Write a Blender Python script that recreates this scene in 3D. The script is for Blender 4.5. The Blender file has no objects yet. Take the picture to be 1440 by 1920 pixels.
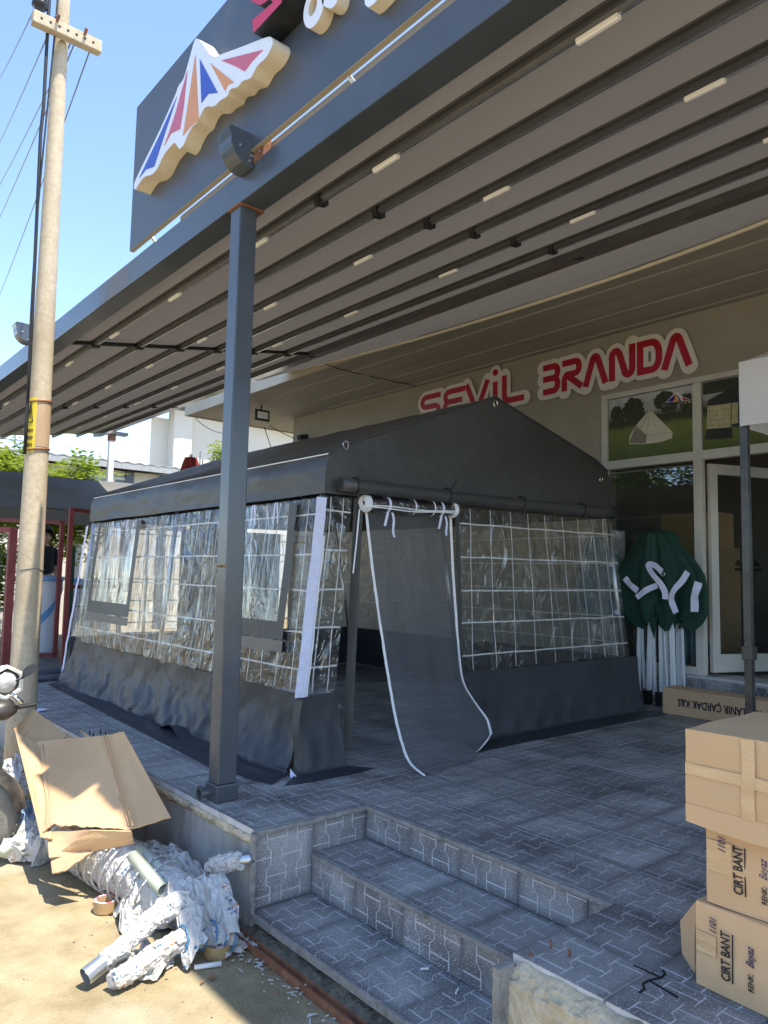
import bpy, bmesh, math, random
import numpy as np
from mathutils import Vector, Matrix, noise
random.seed(11)
sc = bpy.context.scene
COL = sc.collection

# ---------------------------------------------------------------- camera, sky, sun, exposure
H = 1.15                      # camera height above the paved platform (platform = 0, street = -0.45)
GR = -0.45
F_PX, CX, CY = 1390.0, 720.0, 960.0
ROT = ((0.7630, -0.0710, -0.6424), (-0.6460, -0.0520, -0.7616), (0.0207, 0.9961, -0.0856))
_z = Vector((0.0207, 0.9961, -0.0856)).normalized()
_y = Vector((-0.6460, -0.0520, -0.7616)); _y = (_y - _z * _y.dot(_z)).normalized()
_x = _y.cross(_z)
RM = Matrix((_x, _y, _z))     # world = RM @ camera vector
cam_d = bpy.data.cameras.new('camera'); cam = bpy.data.objects.new('camera', cam_d); COL.objects.link(cam)
cam.matrix_world = Matrix.Translation((0, 0, H)) @ RM.to_4x4()
cam_d.sensor_fit = 'HORIZONTAL'; cam_d.sensor_width = 36.0; cam_d.lens = 36.0 * F_PX / 1440.0
cam_d.clip_start = 0.05; cam_d.clip_end = 900
sc.camera = cam

SUN = Vector((0.076, -0.36, 1.0)).normalized()
world = bpy.data.worlds.new('World'); sc.world = world; world.use_nodes = True
wn = world.node_tree.nodes; wn.clear()
sky = wn.new('ShaderNodeTexSky'); sky.sky_type = 'NISHITA'; sky.sun_disc = False
sky.sun_elevation = math.asin(SUN.z); sky.sun_rotation = math.atan2(SUN.x, SUN.y)
sky.air_density = 0.8; sky.dust_density = 0.1; sky.ozone_density = 1.3
bg = wn.new('ShaderNodeBackground'); bg.inputs[1].default_value = 0.094
wo = wn.new('ShaderNodeOutputWorld')
world.node_tree.links.new(sky.outputs[0], bg.inputs[0]); world.node_tree.links.new(bg.outputs[0], wo.inputs[0])
sl = bpy.data.lights.new('sun', 'SUN'); sl.energy = 2.0; sl.angle = math.radians(0.53); sl.color = (1.0, 0.93, 0.82)
so = bpy.data.objects.new('sun', sl); COL.objects.link(so); so.location = (0, 0, 30)
so.rotation_euler = SUN.to_track_quat('Z', 'Y').to_euler()
sc.view_settings.view_transform = 'Standard'; sc.view_settings.look = 'None'
sc.view_settings.exposure = 2.3; sc.view_settings.gamma = 1.0; sc.view_settings.use_curve_mapping = False
try:
    sc.cycles.max_bounces = 10; sc.cycles.diffuse_bounces = 5; sc.cycles.transparent_max_bounces = 24; sc.cycles.glossy_bounces = 4
except Exception: pass

# ---------------------------------------------------------------- pixel helpers used for measuring (photo pixels -> metres)
def ray(p): return RM @ Vector((p[0] - CX, CY - p[1], -F_PX)).normalized()
def atx(px, py, x): d = ray((px, py)); return Vector((0, 0, H)) + d * (x / d.x)
def aty(px, py, y): d = ray((px, py)); return Vector((0, 0, H)) + d * (y / d.y)
def atz(px, py, z=0.0): d = ray((px, py)); return Vector((0, 0, H)) + d * ((z - H) / d.z)

# ---------------------------------------------------------------- object helpers
def woff(o):
    v = Vector((0, 0, 0))
    while o is not None: v = v + o.location; o = o.parent
    return v
def tag(o, label=None, cat=None, group=None, kind=None):
    if label: o['label'] = label
    if cat: o['category'] = cat
    if group: o['group'] = group
    if kind: o['kind'] = kind
    return o
def thing(name, loc, label, cat, group=None):
    o = bpy.data.objects.new(name, None); COL.objects.link(o); o.location = Vector(loc); o.empty_display_size = .1
    return tag(o, label, cat, group)
def link(name, me, parent=None, loc=(0, 0, 0)):
    o = bpy.data.objects.new(name, me); COL.objects.link(o)
    o.location = Vector(loc) - (woff(parent) if parent else Vector((0, 0, 0)))
    if parent: o.parent = parent
    return o
class MB:
    def __init__(s): s.v = []; s.f = []; s.m = []
    def add(s, vs, fs, m=0):
        b = len(s.v); s.v += [tuple(v) for v in vs]
        for f in fs: s.f.append(tuple(b + i for i in f)); s.m.append(m)
        return s
    def box(s, x0, x1, y0, y1, z0, z1, m=0):
        return s.add([(x0,y0,z0),(x1,y0,z0),(x1,y1,z0),(x0,y1,z0),(x0,y0,z1),(x1,y0,z1),(x1,y1,z1),(x0,y1,z1)],
              [(3,2,1,0),(4,5,6,7),(0,1,5,4),(1,2,6,5),(2,3,7,6),(3,0,4,7)], m)
    def bar(s, a, b, w, h, up=(0,0,1), m=0):
        a = Vector(a); b = Vector(b); d = (b - a).normalized(); u = Vector(up)
        if abs(d.dot(u)) > .98: u = Vector((1,0,0))
        r = d.cross(u).normalized(); u = r.cross(d)
        vs = [p + r*(sx*w/2) + u*(sy*h/2) for p in (a, b) for sx, sy in ((-1,-1),(1,-1),(1,1),(-1,1))]
        return s.add(vs, [(0,1,2,3),(7,6,5,4),(4,5,1,0),(5,6,2,1),(6,7,3,2),(7,4,0,3)], m)
    def tube(s, pts, r, n=8, cap=True, m=0, sq=None):
        pts = [Vector(p) for p in pts]; rs = r if isinstance(r, (list, tuple)) else [r]*len(pts)
        b = len(s.v); prev = None; vs = []
        for i, p in enumerate(pts):
            d = (pts[min(i+1, len(pts)-1)] - pts[max(i-1, 0)]).normalized()
            if prev is None:
                u = Vector((0,0,1)) if abs(d.z) < .9 else Vector((1,0,0))
                u = (u - d*u.dot(d)).normalized()
            else:
                u = prev - d*prev.dot(d); u = u.normalized() if u.length > 1e-6 else prev
            prev = u; w = d.cross(u)
            for k in range(n):
                a = 2*math.pi*k/n; vs.append(p + (u*math.cos(a) + w*math.sin(a)*(sq or 1))*rs[i])
        fs = []
        for i in range(len(pts)-1):
            for k in range(n): fs.append((i*n+k, i*n+(k+1)%n, (i+1)*n+(k+1)%n, (i+1)*n+k))
        if cap: fs.append(tuple(range(n-1,-1,-1))); fs.append(tuple((len(pts)-1)*n+k for k in range(n)))
        return s.add(vs, fs, m)
    def prism(s, pts, vec, m=0, side=None):
        n = len(pts); pts = [Vector(p) for p in pts]; vec = Vector(vec)
        s.add(pts + [p + vec for p in pts], [tuple(range(n-1,-1,-1)), tuple(range(n, 2*n))], m)
        b = len(s.v) - 2*n
        for i in range(n):
            j = (i+1) % n; s.f.append((b+i, b+j, b+n+j, b+n+i)); s.m.append(m if side is None else side)
        return s
    def grid(s, fn, nu, nv, m=0):
        vs = [fn(i/nu, j/nv) for j in range(nv+1) for i in range(nu+1)]
        return s.add(vs, [(j*(nu+1)+i, j*(nu+1)+i+1, (j+1)*(nu+1)+i+1, (j+1)*(nu+1)+i) for j in range(nv) for i in range(nu)], m)
    def lathe(s, prof, c, ax=(0,0,1), n=20, m=0):
        ax = Vector(ax).normalized(); u = Vector((1,0,0)) if abs(ax.x) < .9 else Vector((0,1,0)); u = (u - ax*u.dot(ax)).normalized(); w = ax.cross(u); c = Vector(c)
        vs = [c + ax*z + (u*math.cos(2*math.pi*k/n) + w*math.sin(2*math.pi*k/n))*r for r, z in prof for k in range(n)]
        fs = [(i*n+k, i*n+(k+1)%n, (i+1)*n+(k+1)%n, (i+1)*n+k) for i in range(len(prof)-1) for k in range(n)]
        return s.add(vs, fs, m)
    def mesh(s, name, mats, smooth=False, thick=0, bevel=0, origin=None):
        mats = mats if isinstance(mats, (list, tuple)) else [mats]
        a = np.array(s.v, dtype=float)
        if origin is None: origin = ((a[:,0].min()+a[:,0].max())/2, (a[:,1].min()+a[:,1].max())/2, a[:,2].min())
        a = a - np.array(origin)
        me = bpy.data.meshes.new(name); me.from_pydata([tuple(p) for p in a], [], s.f)
        for q in mats: me.materials.append(q)
        if len(mats) > 1: me.polygons.foreach_set('material_index', s.m)
        if thick or bevel or smooth is None:
            bm = bmesh.new(); bm.from_mesh(me)
            if bevel:
                bmesh.ops.remove_doubles(bm, verts=bm.verts, dist=1e-5)
                es = [e for e in bm.edges if len(e.link_faces) == 2 and e.calc_face_angle(0) > .6]
                bmesh.ops.bevel(bm, geom=es, offset=bevel, segments=2, affect='EDGES', profile=.6, clamp_overlap=True)
            if thick: bmesh.ops.recalc_face_normals(bm, faces=bm.faces); bmesh.ops.solidify(bm, geom=bm.faces[:], thickness=thick)
            bm.to_mesh(me); bm.free()
        if smooth: me.polygons.foreach_set('use_smooth', [True]*len(me.polygons))
        me.update(); me.validate(); return me, origin
    def build(s, name, mats, parent=None, **k):
        me, o = s.mesh(name, mats, **k); return link(name, me, parent, o)

# ---------------------------------------------------------------- material helpers
def N(nt, t, **k):
    n = nt.nodes.new(t)
    for a, b in k.items(): setattr(n, a, b)
    return n
def mat(name, c1, c2=None, rough=.6, metal=0., scale=6., detail=6., contrast=.35, bump=0., bscale=None, stretch=None, spec=.5,
        rvar=0., rand=0., c3=None, scale3=1.5, w3=.45, coord='Object', trans=0., coat=0., dist=.02):
    m = bpy.data.materials.new(name); m.use_nodes = True; nt = m.node_tree; L = nt.links.new
    p = nt.nodes['Principled BSDF']; p.inputs['Roughness'].default_value = rough; p.inputs['Metallic'].default_value = metal
    p.inputs['Specular IOR Level'].default_value = spec
    if coat: p.inputs['Coat Weight'].default_value = coat
    tc = N(nt, 'ShaderNodeTexCoord'); oi = N(nt, 'ShaderNodeObjectInfo')
    ad = N(nt, 'ShaderNodeVectorMath', operation='ADD'); sc_ = N(nt, 'ShaderNodeVectorMath', operation='SCALE'); sc_.inputs[0].default_value = (7.3, 11.1, 5.7)
    L(oi.outputs['Random'], sc_.inputs['Scale']); L(tc.outputs[coord], ad.inputs[0]); L(sc_.outputs[0], ad.inputs[1])
    vec = ad.outputs[0]
    if stretch:
        mp = N(nt, 'ShaderNodeMapping'); mp.inputs['Scale'].default_value = stretch; L(vec, mp.inputs[0]); vec = mp.outputs[0]
    n1 = N(nt, 'ShaderNodeTexNoise'); n1.inputs['Scale'].default_value = scale; n1.inputs['Detail'].default_value = detail; n1.inputs['Roughness'].default_value = .6; L(vec, n1.inputs['Vector'])
    col = None
    if c2 is not None:
        r = N(nt, 'ShaderNodeValToRGB'); r.color_ramp.elements[0].position = .5-contrast/2; r.color_ramp.elements[1].position = .5+contrast/2
        r.color_ramp.elements[0].color = (*c1, 1); r.color_ramp.elements[1].color = (*c2, 1); L(n1.outputs[0], r.inputs[0]); col = r.outputs[0]
        if c3 is not None:
            n3 = N(nt, 'ShaderNodeTexNoise'); n3.inputs['Scale'].default_value = scale3; n3.inputs['Detail'].default_value = 5; L(vec, n3.inputs['Vector'])
            r3 = N(nt, 'ShaderNodeValToRGB'); r3.color_ramp.elements[0].position = w3; r3.color_ramp.elements[1].position = w3+.18; L(n3.outputs[0], r3.inputs[0])
            mx = N(nt, 'ShaderNodeMix', data_type='RGBA'); L(r3.outputs[0], mx.inputs[0]); L(col, mx.inputs[6]); mx.inputs[7].default_value = (*c3, 1); col = mx.outputs[2]
        if rand:
            hs = N(nt, 'ShaderNodeHueSaturation'); mr = N(nt, 'ShaderNodeMapRange'); mr.inputs[3].default_value = 1-rand; mr.inputs[4].default_value = 1+rand
            L(oi.outputs['Random'], mr.inputs[0]); L(mr.outputs[0], hs.inputs['Value']); L(col, hs.inputs['Color']); col = hs.outputs[0]
        L(col, p.inputs['Base Color'])
    else: p.inputs['Base Color'].default_value = (*c1, 1)
    if rvar:
        mr = N(nt, 'ShaderNodeMapRange'); mr.inputs[3].default_value = max(.02, rough-rvar); mr.inputs[4].default_value = rough+rvar; L(n1.outputs[0], mr.inputs[0]); L(mr.outputs[0], p.inputs['Roughness'])
    if bump:
        nb = n1
        if bscale: nb = N(nt, 'ShaderNodeTexNoise'); nb.inputs['Scale'].default_value = bscale; nb.inputs['Detail'].default_value = 5; L(vec, nb.inputs['Vector'])
        b = N(nt, 'ShaderNodeBump'); b.inputs['Strength'].default_value = bump; b.inputs['Distance'].default_value = dist; L(nb.outputs[0], b.inputs['Height']); L(b.outputs[0], p.inputs['Normal'])
    if trans:
        tr = N(nt, 'ShaderNodeBsdfTranslucent'); tr.inputs[0].default_value = (*[min(1, c*1.2) for c in (c2 or c1)], 1)
        ms = N(nt, 'ShaderNodeMixShader'); ms.inputs[0].default_value = trans; out = nt.nodes['Material Output']
        if col is not None: L(col, tr.inputs[0])
        L(p.outputs[0], ms.inputs[1]); L(tr.outputs[0], ms.inputs[2]); L(ms.outputs[0], out.inputs[0])
    return m
def film(name, tint=(.93,.94,.93), refl=1.0, haze=.05, bump=.5, bscale=5., stretch=(1,1,1), rough=.06, base=.05, hcol=(.6,.6,.58)):
    """clear flexible PVC / glass: transparent sheet with a fresnel gloss and a little haze"""
    m = bpy.data.materials.new(name); m.use_nodes = True; nt = m.node_tree; nt.nodes.clear(); L = nt.links.new
    out = N(nt, 'ShaderNodeOutputMaterial'); t = N(nt, 'ShaderNodeBsdfTransparent'); t.inputs[0].default_value = (*tint, 1)
    g = N(nt, 'ShaderNodeBsdfGlossy'); g.inputs['Roughness'].default_value = rough; g.inputs[0].default_value = (.95,.95,.95,1)
    d = N(nt, 'ShaderNodeBsdfDiffuse'); d.inputs[0].default_value = (*hcol, 1)
    lw0 = N(nt, 'ShaderNodeLayerWeight'); lw0.inputs[0].default_value = .5; lw = N(nt, 'ShaderNodeMath', operation='POWER'); L(lw0.outputs['Facing'], lw.inputs[0]); lw.inputs[1].default_value = 4.2
    if bump:
        tc = N(nt, 'ShaderNodeTexCoord'); mp = N(nt, 'ShaderNodeMapping'); mp.inputs['Scale'].default_value = stretch; L(tc.outputs['Object'], mp.inputs[0])
        n1 = N(nt, 'ShaderNodeTexNoise'); n1.inputs['Scale'].default_value = bscale; n1.inputs['Detail'].default_value = 4; n1.inputs['Distortion'].default_value = 1.2; L(mp.outputs[0], n1.inputs['Vector'])
        b = N(nt, 'ShaderNodeBump'); b.inputs['Strength'].default_value = bump; b.inputs['Distance'].default_value = .05; L(n1.outputs[0], b.inputs['Height'])
        L(b.outputs[0], g.inputs['Normal']); L(b.outputs[0], lw0.inputs['Normal'])
    ma = N(nt, 'ShaderNodeMath', operation='MULTIPLY_ADD'); ma.inputs[1].default_value = refl; ma.inputs[2].default_value = base+.04; ma.use_clamp = True; L(lw.outputs[0], ma.inputs[0])
    m1 = N(nt, 'ShaderNodeMixShader'); m1.inputs[0].default_value = haze; L(t.outputs[0], m1.inputs[1]); L(d.outputs[0], m1.inputs[2])
    m2 = N(nt, 'ShaderNodeMixShader'); L(ma.outputs[0], m2.inputs[0]); L(m1.outputs[0], m2.inputs[1]); L(g.outputs[0], m2.inputs[2]); L(m2.outputs[0], out.inputs[0])
    return m
def screen_mat(name, col, cover):
    m = bpy.data.materials.new(name); m.use_nodes = True; nt = m.node_tree; nt.nodes.clear(); L = nt.links.new
    out = N(nt, 'ShaderNodeOutputMaterial'); t = N(nt, 'ShaderNodeBsdfTransparent'); d = N(nt, 'ShaderNodeBsdfDiffuse'); d.inputs[0].default_value = (*col, 1)
    x = N(nt, 'ShaderNodeMixShader'); x.inputs[0].default_value = cover; L(t.outputs[0], x.inputs[1]); L(d.outputs[0], x.inputs[2]); L(x.outputs[0], out.inputs[0]); return m

K = {}
K['terrazzo'] = None
def terrazzo():
    m = bpy.data.materials.new('terrazzo'); m.use_nodes = True; nt = m.node_tree; L = nt.links.new; p = nt.nodes['Principled BSDF']
    tc = N(nt, 'ShaderNodeTexCoord'); oi = N(nt, 'ShaderNodeObjectInfo'); ge = N(nt, 'ShaderNodeNewGeometry')
    v = N(nt, 'ShaderNodeTexVoronoi'); v.inputs['Scale'].default_value = 135; L(ge.outputs['Position'], v.inputs['Vector'])
    r = N(nt, 'ShaderNodeValToRGB'); e = r.color_ramp.elements; e[0].position = .20; e[0].color = (1,1,1,1); e[1].position = .30; e[1].color = (0,0,0,1); L(v.outputs['Distance'], r.inputs[0])
    sep = N(nt, 'ShaderNodeSeparateColor'); L(v.outputs['Color'], sep.inputs[0])
    gt = N(nt, 'ShaderNodeMath', operation='GREATER_THAN'); gt.inputs[1].default_value = .15; L(sep.outputs[0], gt.inputs[0])
    mu = N(nt, 'ShaderNodeMath', operation='MULTIPLY'); L(r.outputs[0], mu.inputs[0]); L(gt.outputs[0], mu.inputs[1])
    n = N(nt, 'ShaderNodeTexNoise'); n.inputs['Scale'].default_value = 3.2; n.inputs['Detail'].default_value = 6; L(ge.outputs['Position'], n.inputs['Vector'])
    base = N(nt, 'ShaderNodeValToRGB'); b = base.color_ramp.elements; b[0].position = .32; b[0].color = (.095,.095,.093,1); b[1].position = .68; b[1].color = (.36,.354,.34,1); L(n.outputs[0], base.inputs[0])
    mx = N(nt, 'ShaderNodeMix', data_type='RGBA'); L(mu.outputs[0], mx.inputs[0]); L(base.outputs[0], mx.inputs[6]); mx.inputs[7].default_value = (.66,.66,.65,1)
    n2 = N(nt, 'ShaderNodeTexNoise'); n2.inputs['Scale'].default_value = 1.1; n2.inputs['Detail'].default_value = 7; L(ge.outputs['Position'], n2.inputs['Vector'])
    dr = N(nt, 'ShaderNodeValToRGB'); d = dr.color_ramp.elements; d[0].position = .45; d[0].color = (0,0,0,1); d[1].position = .75; d[1].color = (.55,.55,.55,1); L(n2.outputs[0], dr.inputs[0])
    mx2 = N(nt, 'ShaderNodeMix', data_type='RGBA'); L(dr.outputs[0], mx2.inputs[0]); L(mx.outputs[2], mx2.inputs[6]); mx2.inputs[7].default_value = (.40,.39,.365,1)
    hs = N(nt, 'ShaderNodeHueSaturation'); mr = N(nt, 'ShaderNodeMapRange'); mr.inputs[3].default_value = .78; mr.inputs[4].default_value = 1.22
    L(oi.outputs['Random'], mr.inputs[0]); L(mr.outputs[0], hs.inputs['Value']); L(mx2.outputs[2], hs.inputs['Color'])
    # grime collected along the tile joints: distance to the tile border, broken up by noise
    sp = N(nt, 'ShaderNodeSeparateXYZ'); L(tc.outputs['Object'], sp.inputs[0]); dd = []
    for ax in (0, 1):
        s1 = N(nt, 'ShaderNodeMath', operation='SUBTRACT'); s1.inputs[1].default_value = .16; L(sp.outputs[ax], s1.inputs[0]); s2 = N(nt, 'ShaderNodeMath', operation='ABSOLUTE'); L(s1.outputs[0], s2.inputs[0]); dd.append(s2)
    mxm = N(nt, 'ShaderNodeMath', operation='MAXIMUM'); L(dd[0].outputs[0], mxm.inputs[0]); L(dd[1].outputs[0], mxm.inputs[1])
    na = N(nt, 'ShaderNodeMath', operation='MULTIPLY_ADD'); na.inputs[1].default_value = .09; L(n.outputs[0], na.inputs[0]); L(mxm.outputs[0], na.inputs[2])
    gr_ = N(nt, 'ShaderNodeMapRange'); gr_.inputs[1].default_value = .180; gr_.inputs[2].default_value = .215; gr_.inputs[3].default_value = 1.; gr_.inputs[4].default_value = .55; L(na.outputs[0], gr_.inputs[0])
    hs2 = N(nt, 'ShaderNodeHueSaturation'); L(gr_.outputs[0], hs2.inputs['Value']); L(hs.outputs[0], hs2.inputs['Color']); L(hs2.outputs[0], p.inputs['Base Color'])
    p.inputs['Roughness'].default_value = .5
    bp = N(nt, 'ShaderNodeBump'); bp.inputs['Strength'].default_value = .25; bp.inputs['Distance'].default_value = .004; n4 = N(nt, 'ShaderNodeTexNoise'); n4.inputs['Scale'].default_value = 160; L(ge.outputs['Position'], n4.inputs['Vector']); L(n4.outputs[0], bp.inputs['Height']); L(bp.outputs[0], p.inputs['Normal'])
    return m
K['terrazzo'] = terrazzo()
K['grout'] = mat('cement_groove', (.48,.475,.46), (.66,.65,.63), .85, scale=14, bump=.2)
K['concrete'] = mat('weathered_concrete', (.30,.29,.27), (.46,.445,.41), .9, scale=5, bump=.5, bscale=26, stretch=(1,1,.35), c3=(.17,.17,.14), scale3=3.4, w3=.55)
K['broken'] = mat('broken_concrete', (.48,.39,.25), (.66,.57,.40), .95, scale=9, bump=.9, bscale=40, c3=(.20,.16,.11), scale3=7, w3=.56)
K['ground'] = mat('street_concrete', (.225,.175,.09), (.40,.33,.20), .92, scale=5.5, detail=15, contrast=.40, bump=.8, bscale=90, c3=(.45,.40,.31), scale3=1.1, w3=.56, dist=.012)
K['render'] = mat('painted_render', (.36,.325,.25), (.42,.38,.30), .85, scale=1.6, bump=.15, bscale=50)
K['ceil'] = mat('ceiling_render', (.36,.33,.28), (.43,.40,.34), .85, scale=1.4, contrast=.3, stretch=(3,.35,1), bump=.1, bscale=30)
K['fascia'] = mat('fascia_render', (.52,.44,.32), (.60,.52,.39), .85, scale=2, bump=.1, bscale=40)
K['steel'] = mat('painted_steel_anthracite', (.060,.070,.082), (.075,.087,.10), .24, scale=4, bump=.03, bscale=90, rvar=.1, c3=(.11,.10,.085), scale3=9, w3=.66)
K['sign'] = mat('sign_panel_anthracite', (.052,.064,.082), (.075,.09,.112), .38, scale=1.4, rvar=.08, stretch=(1,1,.4), c3=(.13,.125,.115), scale3=2.2, w3=.62)
K['canopy'] = mat('canopy_fabric', (.165,.146,.124), (.192,.171,.147), .8, scale=1.2, trans=.16, bump=.25, bscale=320, stretch=(1,.12,1), dist=.004)
K['rail'] = mat('rail_aluminium', (.10,.10,.10), (.13,.13,.13), .24, scale=5, metal=.45, rvar=.08)
K['black'] = mat('black_plastic', (.012,.012,.013), (.02,.02,.02), .45, scale=8)
K['led'] = mat('lamp_diffuser', (.92,.90,.87), (.95,.93,.90), .4, scale=6)
K['rust'] = mat('rusty_steel', (.20,.075,.035), (.32,.14,.07), .8, scale=18, bump=.4, c3=(.10,.05,.035), scale3=6, w3=.55)
K['white'] = mat('white_plastic', (.78,.77,.74), (.84,.83,.80), .4, scale=5)
K['lilac'] = mat('white_webbing', (.66,.67,.84), (.76,.77,.92), .7, scale=30, bump=.2)
K['zip'] = mat('zip_tape', (.74,.74,.74), (.85,.85,.85), .6, scale=60, bump=.3)
K['red'] = mat('red_vinyl', (.46,.006,.018), (.52,.010,.026), .4, scale=4)
K['board'] = mat('sign_board_white', (.80,.75,.66), (.86,.81,.72), .45, scale=3)
K['cream'] = mat('acrylic_side_bounce_lit', (.72,.62,.46), (.80,.70,.54), .5, scale=5, c3=(.55,.46,.32), scale3=7, w3=.62)  # warm bounce from the sunlit street is painted into this side colour
K['face'] = mat('acrylic_face', (.78,.79,.82), (.84,.85,.88), .3, scale=3)
K['blue'] = mat('blue_vinyl', (.02,.06,.42), (.03,.08,.48), .35)
K['orange'] = mat('orange_vinyl', (.70,.26,.06), (.74,.30,.08), .35)
K['pink'] = mat('pink_vinyl', (.58,.10,.15), (.64,.13,.18), .35)
K['crimson'] = mat('crimson_vinyl', (.60,.012,.06), (.66,.02,.08), .35)
K['tarp'] = mat('tent_pvc_grey', (.046,.045,.043), (.062,.061,.058), .42, scale=3, bump=.35, bscale=7, rvar=.08, dist=.02)
K['skirt'] = mat('tent_skirt_pvc', (.034,.037,.043), (.046,.05,.057), .42, scale=3, bump=.2, bscale=9, rvar=.06, dist=.03, spec=.4)
K['clear'] = film('clear_pvc', bump=.8, bscale=6, stretch=(1,1,.8), haze=.03, base=.05, tint=(.88,.88,.86))
K['clear_side'] = film('clear_pvc_wrinkled', bump=.6, bscale=8.5, stretch=(1,1,.6), haze=.02, base=.045, refl=.9, rough=.05, tint=(.86,.86,.84))
K['clear_flap'] = film('clear_flap', bump=.35, bscale=4, stretch=(1,1,.5), haze=.04, base=.03)
K['screen'] = screen_mat('insect_screen', (.15,.155,.16), .55)
K['glass'] = film('window_glass', tint=(.80,.84,.82), bump=0, haze=.01, base=.06, rough=.01)
K['frame'] = mat('aluminium_window_frame', (.60,.575,.50), (.68,.65,.57), .45, scale=4)
K['card'] = mat('corrugated_cardboard', (.62,.385,.19), (.70,.45,.24), .85, scale=2.2, contrast=.4, bump=.25, bscale=70, stretch=(1,1,.12), rand=.06, dist=.004)
K['card2'] = mat('cardboard_inner', (.48,.31,.17), (.56,.37,.21), .88, scale=2, bump=.3, bscale=80, stretch=(.12,1,1), dist=.004)
K['tape'] = mat('packing_tape', (.62,.39,.19), (.72,.48,.26), .18, scale=26, bump=.35, bscale=60, stretch=(1,.2,1))
K['ink'] = mat('black_ink', (.018,.016,.02), None, .7)
K['pen'] = mat('purple_pen', (.05,.03,.11), None, .6)
K['gal'] = mat('galvanised_steel', (.50,.53,.55), (.60,.63,.65), .32, metal=.85, scale=8, rvar=.1)
K['polepc'] = mat('pole_concrete', (.44,.355,.24), (.56,.47,.335), .92, scale=26, detail=8, bump=.6, bscale=90, c3=(.36,.28,.18), scale3=1.3, w3=.55, dist=.006)
K['cable'] = mat('cable_black', (.015,.015,.016), None, .5)
K['signedge'] = mat('sign_edge_shaded_tan', (.30,.25,.17), (.37,.31,.215), .6, scale=6, stretch=(1,.3,1))  # shade on the sign's underside is painted in as a dimmer tan
K['legsteel'] = mat('raw_steel_leg', (.05,.052,.055), (.10,.10,.10), .3, metal=.6, scale=9, rvar=.1)
K['wire'] = mat('line_wire', (.16,.16,.17), None, .5)
K['yellow'] = mat('yellow_plate', (.72,.52,.02), (.78,.58,.04), .4)
K['redpaint'] = mat('red_oxide_paint', (.20,.035,.035), (.26,.055,.05), .5, scale=12)
K['green'] = mat('green_wire', (.012,.06,.035), None, .5)
K['greencloth'] = mat('green_canopy_cloth', (.004,.036,.022), (.007,.050,.032), .8, scale=5, bump=.5, bscale=6, dist=.02)
K['bluecloth'] = mat('blue_cloth', (.02,.14,.20), (.03,.20,.27), .7, scale=4, bump=.5)
K['whitepaint'] = mat('white_enamel', (.70,.74,.76), (.78,.82,.84), .35, scale=5)
K['greytent'] = mat('grey_awning_fabric', (.13,.125,.115), (.17,.163,.15), .75, scale=1.5, bump=.3, bscale=3, trans=.15)
K['whitecloth'] = mat('white_canopy_cloth', (.66,.63,.63), (.74,.71,.71), .8, scale=3, bump=.6, bscale=4, dist=.03, trans=.2)
K['bwhite'] = mat('far_white_render', (.56,.52,.45), (.62,.58,.50), .85, scale=.4)
K['broof'] = mat('far_roof_grey', (.30,.30,.30), (.38,.38,.37), .7, scale=2, stretch=(8,1,1))
K['bdark'] = mat('far_trim_grey', (.09,.10,.115), None, .5)
K['bglass'] = mat('far_window_glass', (.10,.13,.15), (.20,.24,.27), .12, scale=2)
K['leaf'] = mat('leaf_green', (.15,.22,.012), (.30,.37,.035), .55, scale=8, trans=.45)
K['leafd'] = mat('leaf_dark_green', (.035,.07,.015), (.07,.12,.03), .55, scale=6, trans=.3)
K['bark'] = mat('bark', (.10,.075,.05), (.17,.13,.09), .9, scale=12, bump=.6, stretch=(1,1,.3))
K['skin'] = mat('skin', (.42,.24,.16), (.48,.28,.19), .5, scale=6)
K['hair'] = mat('hair_black', (.012,.010,.009), (.02,.017,.015), .5, scale=40, bump=.5)
K['shirt'] = mat('black_cotton', (.010,.010,.013), (.018,.018,.022), .85, scale=9, bump=.4)
K['counterw'] = mat('counter_white', (.70,.73,.78), (.76,.79,.84), .4, scale=3)
K['counterb'] = mat('counter_blue', (.12,.33,.66), (.18,.42,.74), .4, scale=3)
K['rubber'] = mat('tyre_rubber', (.16,.145,.12), (.23,.21,.175), .9, scale=20, bump=.4)
K['bikeblack'] = mat('bike_black', (.018,.017,.016), (.05,.045,.04), .45, scale=12, c3=(.09,.08,.065), scale3=3, w3=.5)
K['chrome'] = mat('chrome', (.75,.74,.72), None, .12, metal=1.)
K['lens'] = mat('lamp_lens', (.30,.30,.29), (.6,.6,.58), .08, scale=20)
K['hole'] = mat('soft_shadow_black', (.008,.008,.009), None, .8)
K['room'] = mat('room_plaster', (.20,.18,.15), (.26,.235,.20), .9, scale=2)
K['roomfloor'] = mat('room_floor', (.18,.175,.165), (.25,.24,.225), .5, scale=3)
K['dirt'] = mat('dirt_rubble', (.13,.105,.075), (.26,.215,.15), .95, scale=22, bump=.9, bscale=45)
K['leafdry'] = mat('dry_leaf', (.22,.11,.05), (.33,.19,.09), .8, scale=10)
K['pvcgreen'] = mat('pale_green_tube', (.46,.50,.38), (.56,.60,.47), .3, scale=4)
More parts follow.
